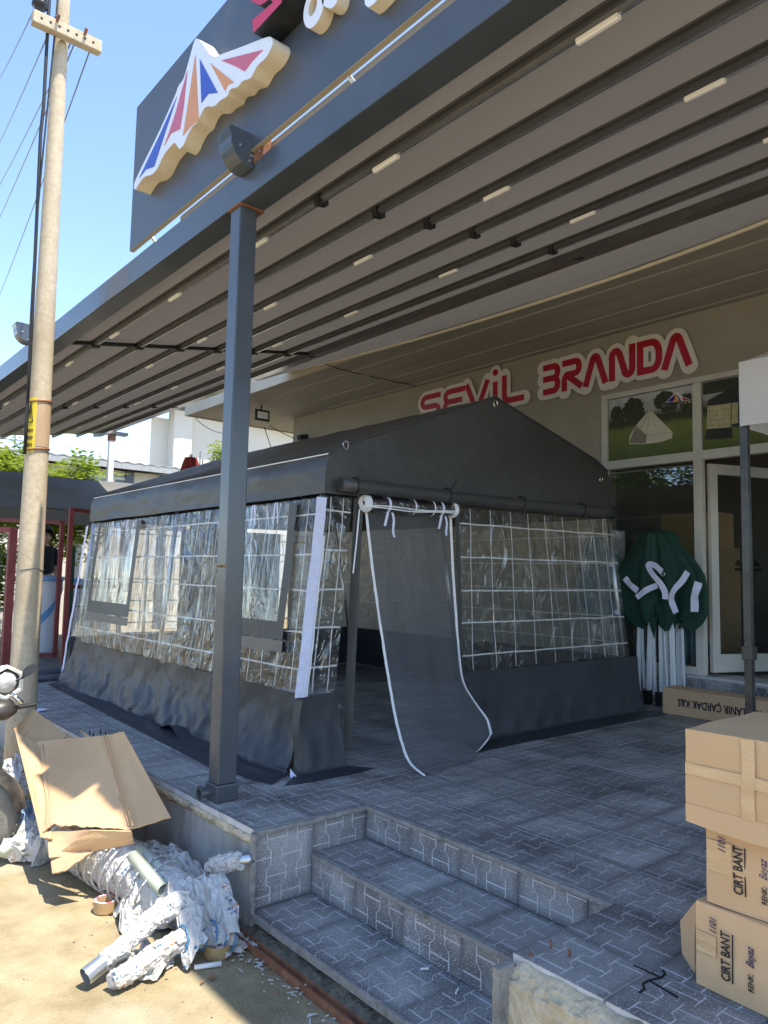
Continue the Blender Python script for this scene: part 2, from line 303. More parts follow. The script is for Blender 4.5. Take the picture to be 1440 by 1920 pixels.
def print_film():
    """white wrapping film with scattered blue and orange print marks"""
    m = mat('printed_wrap_film', (.56,.54,.50), (.70,.68,.64), .38, scale=3, bump=.8, bscale=34, dist=.03, trans=.10, stretch=(1,1,1)); nt = m.node_tree; L = nt.links.new; p = nt.nodes['Principled BSDF']
    tc = N(nt, 'ShaderNodeTexCoord'); mp = N(nt, 'ShaderNodeMapping'); mp.inputs['Rotation'].default_value = (.3,.2,.6); L(tc.outputs['Object'], mp.inputs[0])
    old = p.inputs['Base Color'].links[0].from_socket
    br = N(nt, 'ShaderNodeTexBrick'); br.inputs['Scale'].default_value = 9; br.inputs['Mortar Size'].default_value = .0; br.offset = .5
    v = N(nt, 'ShaderNodeTexVoronoi'); v.inputs['Scale'].default_value = 13; L(mp.outputs[0], v.inputs['Vector'])
    r = N(nt, 'ShaderNodeValToRGB'); e = r.color_ramp.elements; e[0].position = .27; e[0].color = (1,1,1,1); e[1].position = .31; e[1].color = (0,0,0,1); L(v.outputs['Distance'], r.inputs[0])
    n = N(nt, 'ShaderNodeTexNoise'); n.inputs['Scale'].default_value = 75; n.inputs['Detail'].default_value = 1; L(mp.outputs[0], n.inputs['Vector'])
    mp2 = N(nt, 'ShaderNodeMapping'); mp2.inputs['Scale'].default_value = (2.2,1,.5); L(mp.outputs[0], mp2.inputs[0]); L(mp2.outputs[0], n.inputs['Vector'])
    wv = N(nt, 'ShaderNodeTexWave'); wv.inputs['Scale'].default_value = 17; wv.inputs['Distortion'].default_value = .6; wv.bands_direction = 'Z'; L(mp.outputs[0], wv.inputs['Vector'])
    wg = N(nt, 'ShaderNodeMath', operation='GREATER_THAN'); wg.inputs[1].default_value = .45; L(wv.outputs[0], wg.inputs[0])
    gt0 = N(nt, 'ShaderNodeMath', operation='GREATER_THAN'); gt0.inputs[1].default_value = .5; L(n.outputs[0], gt0.inputs[0]); gt = N(nt, 'ShaderNodeMath', operation='MULTIPLY'); L(gt0.outputs[0], gt.inputs[0]); L(wg.outputs[0], gt.inputs[1])
    mu = N(nt, 'ShaderNodeMath', operation='MULTIPLY'); L(gt.outputs[0], mu.inputs[0]); L(r.outputs[0], mu.inputs[1])
    sep = N(nt, 'ShaderNodeSeparateColor'); L(v.outputs['Color'], sep.inputs[0])
    cr = N(nt, 'ShaderNodeValToRGB'); cr.color_ramp.interpolation = 'CONSTANT'; q = cr.color_ramp.elements; q[0].color = (.04,.16,.34,1); q[1].position = .62; q[1].color = (.66,.20,.07,1); L(sep.outputs[1], cr.inputs[0])
    mx = N(nt, 'ShaderNodeMix', data_type='RGBA'); L(mu.outputs[0], mx.inputs[0]); L(old, mx.inputs[6]); L(cr.outputs[0], mx.inputs[7]); L(mx.outputs[2], p.inputs['Base Color']); return m
K['wrap'] = print_film()
K['bluewrap'] = mat('blue_white_sack', (.62,.63,.64), (.22,.34,.48), .5, scale=9, contrast=.12, bump=.6, bscale=14)
K['blind'] = mat('glass_cloud_wrap', (.60,.62,.62), (.72,.74,.74), .3, scale=4, bump=.6)

def text(name, s, size, o, right, up, m, parent, extrude=.0008, align='LEFT', shear=0., xs=1.0, bold=0.):
    cu = bpy.data.curves.new(name, 'FONT'); cu.body = s; cu.size = size; cu.extrude = extrude; cu.align_x = align; cu.shear = shear; cu.offset = bold; cu.resolution_u = 3
    t = bpy.data.objects.new('tmp_text', cu); COL.objects.link(t); dg = bpy.context.evaluated_depsgraph_get()
    me = bpy.data.meshes.new_from_object(t.evaluated_get(dg)); bpy.data.objects.remove(t); bpy.data.curves.remove(cu)
    r = Vector(right).normalized(); u = Vector(up).normalized(); n = r.cross(u)
    M4 = Matrix.Translation(Vector((0,0,0))) @ Matrix((r*xs, u, n)).transposed().to_4x4()
    me.transform(M4); me.materials.clear(); me.materials.append(m); me.name = name
    return link(name, me, parent, o)
def nz(*p): return noise.noise(Vector(p))
# ================================================================ the setting: street, platform, steps
def to_px(P):
    v = RM.transposed() @ (Vector(P) - Vector((0, 0, H)))
    if v.z > -.05: return None
    return (CX + F_PX*v.x/-v.z, CY - F_PX*v.y/-v.z, -v.z)
g = MB()
def gfn(x, y): return GR + .006*nz(x*.9, y*.9, 3) + .004*nz(x*3, y*3, 9)
def axis(lo, hi, a, b, fine, coarse):
    out = []; x = lo
    while x < hi: out.append(x); x += fine if a <= x < b else coarse
    return out + [hi]
xs = axis(-400, 1.83, -3, 1.83, .12, 26); ys = axis(-400, 400, .5, 7, .12, 18)
nx_, ny_ = len(xs), len(ys)
g.add([(x, y, gfn(x, y)) for y in ys for x in xs], [(j*nx_+i, j*nx_+i+1, (j+1)*nx_+i+1, (j+1)*nx_+i) for j in range(ny_-1) for i in range(nx_-1)])
tag(g.build('street_ground', K['ground'], smooth=True), 'sunlit sandy concrete street in front of the paved platform', None, None, 'structure')
gb = MB(); gb.add([(1.835,9.6,GR-.02),(400,9.6,GR-.02),(400,400,GR-.02),(1.835,400,GR-.02)], [(0,1,2,3)])
gb.add([(7.4,-400,GR-.03),(400,-400,GR-.03),(400,9.6,GR-.03),(7.4,9.6,GR-.03)], [(0,1,2,3)])
tag(gb.build('yard_ground', K['ground']), 'pale yard ground behind the shop and gates', None, None, 'structure')

T = .3265; X0 = 1.79; Y0 = 2.98
YE = 1.56                                     # near end of the step recess
plat = MB()
plat.box(1.815, 7.0, Y0+.012, 13.6, GR-.05, -.034); plat.box(2.135+.33, 7.0, YE-.02, Y0+.012, GR-.05, -.034); plat.box(1.845, 7.0, -4, YE-.02, GR-.05, -.034)
plat.box(2.135, 2.47, YE-.02, Y0+.012, GR-.05, -.196); plat.box(1.87, 2.14, YE-.02, Y0+.012, GR-.05, -.386)
platform = plat.build('paved_platform', K['concrete']); tag(platform, 'raised shop platform with concrete kerb wall and grey patterned tiles', None, None, 'structure')

def tile_mesh(w, h, name):
    b = MB(); c = T/4; hh = T/2; a = .0115; gg = .0028; t = .0013
    b.box(.002, w-.002, .002, h-.002, -.03, -t, 0)
    def tr(v):
        q = (v/hh - .25) % 1
        return 1 if q < .19 or q > .81 else -1 if .31 < q < .69 else (1-(q-.19)/.06 if q < .5 else -1+(q-.69)/.06)
    bps = [(k+.25)*hh + q*hh for k in range(-2, 4) for q in (.19, .31, .69, .81)]
    nc = max(1, int(round(w/c)))
    for j in range(nc):
        e0 = .0008 if j == 0 else None; e1 = w-.0008 if j == nc-1 else None
        k = -2
        while True:
            v0 = (k + (.5 if j % 2 else 0) + .25)*hh; v1 = v0 + hh; k += 1
            if v0 >= h - .012: break
            if v1 <= .012: continue
            lo = .0008 if v0 <= .003 else v0+gg; hi = h-.0008 if v1 >= h-.003 else v1-gg
            vs = [lo] + [q for q in bps if lo+.001 < q < hi-.001] + [hi]
            def bd(jj, v):
                s = 1 if (jj-1) % 2 == 0 else -1
                return jj*c + s*a*tr(v)
            L_ = [(e0 if e0 is not None else bd(j, v)+gg, v) for v in vs]; R_ = [(e1 if e1 is not None else bd(j+1, v)-gg, v) for v in vs]
            poly = R_ + L_[::-1]; poly = [(p[0], p[1]) for p in poly]
            n = len(poly); base = len(b.v)
            b.v += [(p[0], p[1], -t) for p in poly]
            cx_ = sum(p[0] for p in poly)/n; cy_ = sum(p[1] for p in poly)/n
            b.v += [(cx_+(p[0]-cx_)*.985, cy_+(p[1]-cy_)*.985, 0) for p in poly]
            b.f.append(tuple(base+n+i for i in range(n))); b.m.append(1)
            for i in range(n): b.f.append((base+i, base+(i+1)%n, base+n+(i+1)%n, base+n+i)); b.m.append(1)
    return b
_tc = {}
def tile(o, w, h, R3, parent=platform, name='paving_tile'):
    key = (round(w,3), round(h,3))
    if key not in _tc: _tc[key] = tile_mesh(w, h, name).mesh(name, [K['grout'], K['terrazzo']], origin=(0,0,0))[0]
    ob = link(name, _tc[key], parent, o); ob.rotation_euler = R3.to_euler(); return ob
def RX(X, Y):
    X = Vector(X); Y = Vector(Y); return Matrix((X, Y, X.cross(Y))).transposed()
R_top = RX((0,1,0), (-1,0,0)); R_ris = RX((0,-1,0), (0,0,1)); R_side = RX((1,0,0), (0,0,1))
jt = .006
cells = []
for i in range(16):
    x1 = min(X0 + (i+1)*T, 6.93); x0 = X0 + i*T
    for k in range(-12, 33):
        y0 = Y0 + k*T; y1 = y0 + T
        if i < 2:
            if k < 0: continue
        cells.append((x0, x1, y0, y1))
    if i < 2:
        for k in range(9): cells.append((x0 + (.075 if i == 0 else 0), x1, YE - (k+1)*T, YE - k*T))
def sc_(c):
    q = to_px(((c[0]+c[1])/2, (c[2]+c[3])/2, 0))
    if q is None or not (-60 < q[0] < 1500 and -60 < q[1] < 2000): return 999
    return q[2]
cells.sort(key=sc_)
rest = MB(); tm_full = None
for n, (x0, x1, y0, y1) in enumerate(cells):
    dz = random.uniform(-.0015, .0015)
    if n < 255 and sc_((x0,x1,y0,y1)) < 900:
        tile((x1-jt/2, y0+jt/2, dz), y1-y0-jt, x1-x0-jt, R_top)
    elif sc_((x0,x1,y0,y1)) < 900 or y0 < -1 or True:
        b = tile_mesh(y1-y0-jt, x1-x0-jt, 't') if sc_((x0,x1,y0,y1)) < 7.5 else MB().box(.001, y1-y0-jt, .001, x1-x0-jt, -.03, 0, 1)
        rest.add([(x1-jt/2-v[1], y0+jt/2+v[0], v[2]+dz) for v in b.v], b.f, 0); rest.m[-len(b.f):] = b.m
tag(rest.build('paving_tile_field', [K['grout'], K['terrazzo']], platform), None, None, None, 'stuff')
# step recess: treads, risers, cheek wall, nosings
ZM, ZL = -.16, -.345
def yrun(): 
    y = Y0
    while y > YE + .02: yield max(YE, y-T), y; y -= T
for y0, y1 in yrun():
    tile((2.44, y0+jt/2, ZM), y1-y0-jt, .32, R_top); tile((2.125, y0+jt/2, ZL), y1-y0-jt, .335, R_top)
    tile((2.435, y1-jt/2, ZM+.002), y1-y0-jt, -ZM-.023, R_ris); tile((2.11, y1-jt/2, ZL+.002), y1-y0-jt, ZM-ZL-.023, R_ris)
for x0 in (X0, X0+T-.002):
    tile((x0+.002, Y0, ZL+.004), T-jt, -ZL-.026, R_side)
K['nosing'] = mat('nosing_mortar', (.21,.20,.18), (.33,.315,.285), .9, scale=16, bump=.7, bscale=50, c3=(.13,.12,.10), scale3=9, w3=.58)
ns = MB()
def nosing(x0, x1, y0, y1, z0, z1):
    ns.grid(lambda u, v: (x0 + (x1-x0)*v, y0 + (y1-y0)*u, z1), 2, 1)
for nm, bx in (('tread_nosing', (2.418, 2.442, YE, Y0-.02, -.020, -.001)), ('tread_nosing', (2.094, 2.117, YE, Y0-.02, ZM-.021, ZM-.0015)),
               ('tread_nosing', (1.786, 2.445, Y0-.022, Y0+.006, -.021, -.001))):
    MB().box(*bx).build(nm, K['nosing'], platform, bevel=.004)
MB().box(1.792, 2.12, YE, Y0-.035, ZL-.036, ZL-.0315).build('slab_edge', K['concrete'], platform)
MB().box(1.783, 1.7895, YE, Y0-.002, ZL-.034, ZL-.002).build('slab_edge', K['nosing'], platform, bevel=.002)
MB().box(1.772, 1.7895, Y0-.032, Y0-.004, ZL-.003, -.004).build('cheek_edge', K['nosing'], platform, bevel=.003)
# ragged mortar lip under the platform edge tiles and broken wing wall
lip = MB()
def lipfn(u, v):
    y = Y0 + .02 + u*10.5; r = .010*abs(nz(y*7, v*3, 1)) + .008*nz(y*23, v*7, 4) + .007*nz(y*71, v*16, 2)
    a = v*math.pi*.9
    return (1.812 - (.020+r)*math.sin(a), y, -.030 - .05*(1-math.cos(a))/2*(1+1.6*r*20*.4))
lip.grid(lipfn, 900, 9); lip.build('mortar_lip', K['broken'], platform, smooth=True)
wing = MB()
def wfn(u, v):
    y = YE - .03 - u*2.2; ch = .045*max(0, nz(y*3.1, 2, 2))+.022*nz(y*9, 5, 1)+.012*nz(y*31, v*14, 1)+.010*nz(y*75, v*30, 4)
    top = -.006 - .02*abs(nz(y*8, 3, 3))
    if v < .35: t = v/.35; return (1.875 - (.022+.035-ch*.5)*t, y, top - (.05+ch)*t*t)
    t = (v-.35)/.65; return (1.822 + ch*.5*(1-t)**2 + .004*nz(y*20, t*8, 3) + .004*nz(y*60, t*26, 5) - .005*(1 if nz(y*5, t*5+.3*nz(y*9,t*9,2), 9) > .02 else 0), y, top-.05-ch - (.40-ch)*t)
wing.grid(wfn, 300, 60)
wing.build('broken_wing_wall', K['broken'], platform, smooth=True)
MB().box(1.776, 1.85, YE-.03, YE-.002, GR-.02, -.012).build('wing_corner_edge', K['nosing'], platform, bevel=.004)
MB().box(1.85, 2.44, YE-.018, YE-.001, ZL-.3, -.034).build('wing_cheek', K['concrete'], platform)
MB().box(1.80, 1.815, Y0+.012, 13.6, GR-.05, -.04).build('kerb_wall', K['concrete'], platform)

# dark cut joint on one wing tile, anchor bolts
cut = [(1190,1811),(1238,1833),(1255,1822)]
cj = MB()
for a, b in (((1188,1810),(1240,1833)),((1240,1833),(1247,1826)),((1247,1826),(1243,1819)),((1240,1833),(1217,1838)),((1217,1838),(1205,1845)),((1205,1845),(1209,1854)),((1209,1854),(1199,1861)),((1217,1838),(1271,1870))):
    A = atz(*a, .0018); B = atz(*b, .0018); cj.bar(A, B, .0055, .003)
cj.build('open_joint', K['hole'], platform)

# ================================================================ shop building
shop = thing('shop_building', (7.2, 4, 0), 'beige rendered shop with deep flat eaves and glazed front', 'building')
XW = 6.95
fw = MB(); fw.box(XW, XW+.25, 4.57, 10.72, -.4, 3.83); fw.box(XW, XW+.25, -4, 4.57, 3.16, 3.83)
fw.build('facade_wall', K['render'], shop)
MB().box(XW-.02, XW+.3, -4, 4.57, -.4, .235).build('threshold_base', K['concrete'], shop)
for k in range(13):
    y1 = 4.45 - k*T
    tile((XW-.022, y1, .02), T-jt, .21, R_ris, shop, 'threshold_tile')
MB().box(XW-.05, XW+.3, -4, 4.565, .237, .268).build('threshold_sill', mat('sill_marble', (.50,.49,.47), (.58,.57,.55), .4, scale=6), shop, bevel=.004)
MB().box(5.48, 12, -4, 11.82, 3.832, 4.0).build('eaves_slab', K['ceil'], shop)
MB().box(5.455, 5.479, -4, 11.84, 3.815, 4.25).build('fascia', K['fascia'], shop)
MB().box(5.479, 12, 11.821, 11.84, 3.815, 4.25).build('fascia', K['fascia'], shop)
for x0, x1 in ((5.83, 6.1), (6.42, 6.62), (6.86, 6.949)): MB().box(x0, x1, -4, 9.6, 3.815, 3.8335).build('ceiling_band', K['ceil'], shop, bevel=.004)
MB().box(7.2, 12, 10.0, 10.72, -.4, 3.83).build('side_wall', K['render'], shop)
# interior room
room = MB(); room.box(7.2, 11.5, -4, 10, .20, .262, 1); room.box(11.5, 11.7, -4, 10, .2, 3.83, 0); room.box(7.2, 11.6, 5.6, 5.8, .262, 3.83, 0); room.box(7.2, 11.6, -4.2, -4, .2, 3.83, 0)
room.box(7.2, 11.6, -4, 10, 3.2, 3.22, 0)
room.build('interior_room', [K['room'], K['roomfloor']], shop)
def fr(nm, y0, y1, z0, z1, x0=XW-.03, x1=XW+.04): return MB().box(x0, x1, y0, y1, z0, z1).build(nm, K['frame'], shop, bevel=.005)
fr('window_frame', 4.50, 4.568, .27, 3.158); fr('window_frame', 3.455, 3.54, .27, 3.10); fr('window_frame', -4, 4.499, 3.101, 3.158)
fr('window_frame', 3.541, 4.499, 2.335, 2.425); fr('window_frame', 2.42, 3.454, 2.335, 2.425); fr('window_frame', 3.541, 4.499, .27, .345)
fr('window_frame', 2.335, 2.419, .27, 3.10); fr('window_frame', 1.1, 1.18, .27, 3.10); fr('window_frame', 1.181, 2.334, .27, .345); fr('window_frame', -4, 2.334, 2.335, 2.425, XW-.028)
for y0, y1, z0, z1 in ((3.54,4.50,.345,2.335), (3.54,4.50,2.425,3.10), (2.42,3.455,2.425,3.10), (1.18,2.335,.345,2.335), (1.18,2.335,2.425,3.1), (-1.5,1.1,.345,2.335)):
    MB().box(XW+.004, XW+.010, y0, y1, z0, z1).build('window_pane', K['glass'], shop)
# open door leaf swung inwards
hinge = Vector((XW+.06, 3.43, .30)); dd = Vector((.93, -.37, 0)).normalized(); dn = Vector((dd.y, -dd.x, 0))
leaf = MB(); zt = 2.30
def leafbar(a, b, z0, z1, t=.045):
    A = hinge+dd*a; B = hinge+dd*b
    leaf.prism([A-dn*t/2, B-dn*t/2, B+dn*t/2, A+dn*t/2], (0,0,1)); n = 8
    for q in range(-8, 0):
        v = leaf.v[q]; leaf.v[q] = (v[0], v[1], z0 if q < -4 else z1)
leafbar(0, .085, .30, zt); leafbar(.80, .90, .30, zt); leafbar(.0855, .7995, .30, .47); leafbar(.0855, .7995, zt-.10, zt)
door = leaf.build('door_leaf', K['frame'], shop)
A = hinge+dd*.0855; B = hinge+dd*.7995
MB().add([(A.x,A.y,.47),(B.x,B.y,.47),(B.x,B.y,zt-.1),(A.x,A.y,zt-.1)], [(0,1,2,3)]).build('door_pane', K['glass'], door)
hp = hinge+dd*.85-dn*.06
MB().tube([hp+dn*.04+Vector((0,0,.95)), hp+Vector((0,0,.95)), hp+Vector((0,0,1.2)), hp+dn*.04+Vector((0,0,1.2))], .011).build('door_handle', K['gal'], door)
for q in (.3, .52):
    A = hinge+dd*q-dn*.006+Vector((0,0,1.02)); 
    e = MB()
    for k in range(4): e.prism([A+dd*(.03*k)+Vector((0,0,.0)), A+dd*(.03*k+.022), A+dd*(.045)+Vector((0,0,.06))], -dn*.002)
    e.prism([A+Vector((0,0,-.05)), A+dd*.12+Vector((0,0,-.05)), A+dd*.12+Vector((0,0,-.025)), A+Vector((0,0,-.025))], -dn*.002)
    e.build('door_sticker', K['black'], door)
MB().prism([hinge+dd*.2-dn*.03+Vector((0,0,.06)), hinge+dd*.31-dn*.03+Vector((0,0,.06)), hinge+dd*.31-dn*.03+Vector((0,0,.14)), hinge+dd*.2-dn*.03+Vector((0,0,.14))], -dn*.002).build('door_sticker', K['white'], door)
# things inside the shop
for nm, lab, bx, m in (('carton', 'large brown carton standing deep inside the dark shop', (9.4,10.2,1.6,2.9,.262,1.05), K['card']), ('carton', 'tall brown carton behind the left shop window', (8.2,8.7,3.9,4.7,.262,1.55), K['card2']), ('carton', 'carton stacked on the tall carton behind the window', (8.22,8.66,3.95,4.62,1.552,1.95), K['card'])):
    tag(MB().box(*bx).build(nm, m, bevel=.006), lab, 'carton')
sk = MB()
def blob(mb, c, r, sx=1, sy=1, sz=1, seed=0, nu=22, nv=12, amp=.18, fq=2.2, m=0):
    def fn(u, v):
        a = u*2*math.pi; b = v*math.pi; d = Vector((math.sin(b)*math.cos(a), math.sin(b)*math.sin(a), math.cos(b)))
        k = r*(1 + amp*nz(d.x*fq+seed, d.y*fq, d.z*fq)*2)
        return (c[0]+d.x*k*sx, c[1]+d.y*k*sy, max(c[2]+d.z*k*sz, c[2]-r*sz*.92))
    mb.grid(fn, nu, nv, m)
blob(sk, (8.1, 2.75, .50), .28, 1.1, 1.2, .92, 4); tag(sk.build('fabric_sack', K['shirt'], smooth=True), 'black fabric heap on the floor inside the shop door', 'sack')
sk = MB(); blob(sk, (7.5, 4.0, .50), .24, 1, 1.2, .9, 9); tag(sk.build('blue_bundle', K['bluecloth'], smooth=True), 'blue plastic bundle on the floor behind the shop window', 'bundle')
# plug-in floodlight, wall camera and cable by the eaves
fl = thing('floodlight', aty(491, 790, 10.2), 'small black floodlight hanging under the eaves at the far end', 'floodlight')
c = aty(491, 789, 10.2); c.z = 3.66
cx0 = c
MB().box(c.x-.13, c.x+.13, c.y-.02, c.y+.02, c.z-.09, c.z+.09).build('housing', K['black'], fl, bevel=.01)
MB().box(c.x-.095, c.x+.095, c.y-.026, c.y-.0205, c.z-.055, c.z+.055).build('lens', K['white'], fl)
MB().bar((c.x, c.y+.03, c.z), (c.x, c.y+.03, 3.83), .03, .012).build('bracket', K['black'], fl)
wc = aty(570, 822, 9.9); wc = atx(572, 820, XW-.12)
cc = thing('security_camera', wc, 'dark security camera on a bracket at the wall corner', 'camera')
MB().tube([wc+Vector((-.14,-.03,-.03)), wc+Vector((.03,.0,.02))], .045, 12).build('body', K['black'], cc)
MB().tube([wc+Vector((.02,0,.0)), wc+Vector((.13,0,-.05))], .02).build('arm', K['black'], cc)
# ================================================================ wall lettering
def marching(fn, x0, x1, y0, y1, n):
    """closed contours of fn=0 (inside fn<0)"""
    st = (x1-x0)/n; ny = int((y1-y0)/st)+1; X = x0 + st*np.arange(n+1); Y = y0 + st*np.arange(ny+1)
    G = fn(*np.meshgrid(X, Y)); seg = {}
    def ip(ax, ay, bx, by, fa, fb): t = fa/(fa-fb); return (round(ax+(bx-ax)*t, 6), round(ay+(by-ay)*t, 6))
    for j in range(ny):
        for i in range(n):
            f = (G[j,i], G[j,i+1], G[j+1,i+1], G[j+1,i]); c = sum((1<<k) for k in range(4) if f[k] < 0)
            if c in (0, 15): continue
            P = ((X[i],Y[j]),(X[i+1],Y[j]),(X[i+1],Y[j+1]),(X[i],Y[j+1])); E = {}
            for k in range(4):
                l = (k+1)%4
                if (f[k] < 0) != (f[l] < 0): E[k] = ip(*P[k], *P[l], f[k], f[l])
            for k in E:
                if f[k] < 0:
                    for d in (1, 2, 3):
                        q = (k+d) % 4
                        if q in E and f[q] >= 0: seg[E[k]] = E[q]; break
    loops = []
    while seg:
        a = next(iter(seg)); lp = [a]; b = seg.pop(a)
        while b in seg: lp.append(b); b = seg.pop(b)
        if len(lp) > 6: loops.append(lp)
    return loops
def sheet(name, loops, o, right, up, depth, m, parent, side=None, bev=0):
    """flat cut-out from closed 2d loops (holes allowed) extruded by depth towards right x up"""
    cu = bpy.data.curves.new(name, 'CURVE'); cu.dimensions = '2D'; cu.fill_mode = 'BOTH'; cu.extrude = depth/2
    for lp in loops:
        s = cu.splines.new('POLY'); s.points.add(len(lp)-1); s.use_cyclic_u = True
        for p, q in zip(s.points, lp): p.co = (q[0], q[1], 0, 1)
    t = bpy.data.objects.new('tmp_curve', cu); COL.objects.link(t); dg = bpy.context.evaluated_depsgraph_get()
    me = bpy.data.meshes.new_from_object(t.evaluated_get(dg)); bpy.data.objects.remove(t); bpy.data.curves.remove(cu)
    r = Vector(right).normalized(); u = Vector(up).normalized(); n = r.cross(u)
    me.transform(Matrix.Translation(n*(depth/2)) @ Matrix((r, u, n)).transposed().to_4x4())
    me.materials.clear(); me.materials.append(m)
    if side:
        me.materials.append(side)
        for p in me.polygons:
            if abs(p.normal.dot(n)) < .6: p.material_index = 1
    return link(name, me, parent, o)
def arc(cx, cy, r, a0, a1, n=8, ry=None): return [(cx+r*math.cos(math.radians(a0+(a1-a0)*k/n)), cy+(ry or r)*math.sin(math.radians(a0+(a1-a0)*k/n))) for k in range(n+1)]
# strokes in a 0..w by 0..1 box, stroke thickness .2
LET = {
 'S': (1.0, [[(.98,.9),(.35,.9)] + arc(.30,.71,.19,95,265) + [(.33,.52),(.66,.52)] + arc(.70,.31,.21,85,-90) + [(.66,.10),(.02,.10)]]),
 'E': (1.0, [[(.98,.9),(.34,.9)] + arc(.30,.71,.19,95,265) + [(.34,.52),(.86,.52)], [(.30,.515)] + arc(.30,.31,.21,92,268) + [(.34,.10),(.98,.10)]]),
 'V': (1.1, [[(.08,1),(.42,.22)] + arc(.55,.22,.13,200,340,6) + [(.68,.22),(1.02,1)]]),
 'I': (.2, [[(.1,0),(.1,.86)]]),
 'L': (.95, [[(.1,1),(.1,.32)] + arc(.32,.32,.22,180,270) + [(.95,.10)]]),
 'B': (.9, [[(0,.9),(.58,.9)] + arc(.60,.71,.19,85,-85) + [(.56,.52),(0,.52)], [(.56,.515)] + arc(.58,.31,.21,88,-90) + [(.5,.10),(0,.10)]]),
 'R': (1.0, [[(0,.9),(.66,.9)] + arc(.68,.71,.19,85,-85) + [(.62,.52),(.3,.52)] + arc(.3,.32,.20,92,180,6) + [(.10,.0)], [(.34,.44),(1.0,.06)]]),
 'A': (1.2, [[(.06,0),(.46,.80)] + arc(.6,.74,.15,155,25,6) + [(.74,.80),(1.14,0)]]),
 'N': (1.15, [[(.1,0),(.1,.68)] + arc(.28,.70,.19,180,30,6) + [(.46,.78),(.70,.24)] + arc(.86,.30,.19,210,360,6) + [(1.05,.34),(1.05,1)]]),
 'D': (1.1, [[(.1,.1),(.1,.9),(.60,.9)] + arc(.66,.56,.34,90,0) + [(1.0,.44)] + arc(.66,.44,.34,0,-90) + [(.1,.1)]]),
}
def ribbon(mb, pts, hw, o, right, up, n, depth, z):
    pts = [Vector((p[0], p[1])) for p in pts]; q = [pts[0]]
    for p in pts[1:]:
        if (p-q[-1]).length > 1e-3: q.append(p)
    pts = q; closed = (pts[0]-pts[-1]).length < 2e-3
    if closed: pts = pts[:-1]
    m = len(pts); L_ = []; R_ = []
    for i, p in enumerate(pts):
        a = (pts[i]-pts[i-1]).normalized() if (i > 0 or closed) else None; b = (pts[(i+1)%m]-pts[i]).normalized() if (i < m-1 or closed) else None
        d = (a+b).normalized() if a and b else (a or b); nn = Vector((-d.y, d.x)); k = 1/max(.5, d.dot(a)) if a and b else 1
        L_.append(p+nn*hw*k); R_.append(p-nn*hw*k)
    P = lambda w, h: Vector(o)+right*w.x+up*w.y+n*h
    vs = [P(w, h) for h in (z, z+depth) for w in L_] + [P(w, h) for h in (z, z+depth) for w in R_]
    fs = []
    for i in range(m if closed else m-1):
        j = (i+1)%m; fs += [(m+i, 2*m+m+i, 2*m+m+j, m+j), (i, m+i, m+j, j), (2*m+i, 2*m+j, 3*m+j, 3*m+i)]
    if not closed: fs += [(0, 2*m, 3*m, m), (m-1, 2*m-1, 4*m-1, 3*m-1)]
    mb.add(vs, fs)
def lettering(name, label, items, zb=3.29, ht=.36):
    """items: (letter, px_left, px_right at z mid) on the wall"""
    strokes = []; letters = []
    for ch, p0, p1 in items:
        # solve wall y for a picture column at mid letter height
        def yat(px):
            lo, hi = 400, 1100
            for _ in range(40):
                md = (lo+hi)/2
                if atx(px, md, XW-.05).z > zb+ht/2: lo = md
                else: hi = md
            return atx(px, lo, XW-.05).y
        ya, yb = yat(p0), yat(p1); w, paths = LET[ch]; s = (ya-yb)/w
        letters.append((ch, ya, s, paths))
        for p in paths: strokes.append([(-(ya) + q[0]*s, q[1]*ht) for q in p])
        if ch == 'I': strokes.append([(-ya+.1*s, ht*1.19), (-ya+.1*s, ht*1.2)])
    S = [(np.array(a), np.array(b)) for st in strokes for a, b in zip(st[:-1], st[1:])]
    def sdf(X, Y):
        D = np.full(X.shape, 9.)
        for a, b in S:
            d = b-a; L2 = max(1e-9, float(d@d)); t = np.clip(((X-a[0])*d[0]+(Y-a[1])*d[1])/L2, 0, 1)
            D = np.minimum(D, np.hypot(X-a[0]-t*d[0], Y-a[1]-t*d[1]))
        return D - .088
    x0 = min(min(a[0],b[0]) for a, b in S)-.15; x1 = max(max(a[0],b[0]) for a, b in S)+.15
    loops = marching(sdf, x0, x1, -.16, ht*1.2+.2, 260)
    o = Vector((XW-.02, 0, zb)); rt = Vector((0,-1,0)); up = Vector((0,0,1)); n = rt.cross(up)
    root = thing(name, (XW-.02, -(x0+x1)/2, zb-.1), label, 'sign')
    sheet('backing_board', [[(p[0], p[1]) for p in lp] for lp in loops], o, rt, up, .012, K['board'], root)
    for ch, ya, s, paths in letters:
        mb = MB()
        for k, p in enumerate(paths): ribbon(mb, [(-ya+q[0]*s, q[1]*ht) for q in p], .036, o, rt, up, n, .006, .0125+.0008*k)
        if ch == 'I': mb.lathe([(0.0,.0185),(.042,.0185),(.042,.0125)], o+rt*(-ya+.1*s)+up*(ht*1.19), n, 20)
        mb.build('letter', K['red'], root)
    MB().box(XW-.021, XW-.001, -(x0+x1)/2-.3, -(x0+x1)/2+.3, zb+.1, zb+.14).build('mounting_rail', K['frame'], root)
    return root
lettering('wall_lettering', 'red SEVİL letters on a white cut-out board, half hidden by tent', [('S',786,825),('E',829,871),('V',870,916),('I',921,933),('L',940,981)])
lettering('wall_lettering', 'red BRANDA letters on a white cut-out board over the shop window', [('B',1017,1048),('R',1053,1089),('A',1094,1136),('N',1142,1188),('D',1195,1238),('A',1241,1293)])

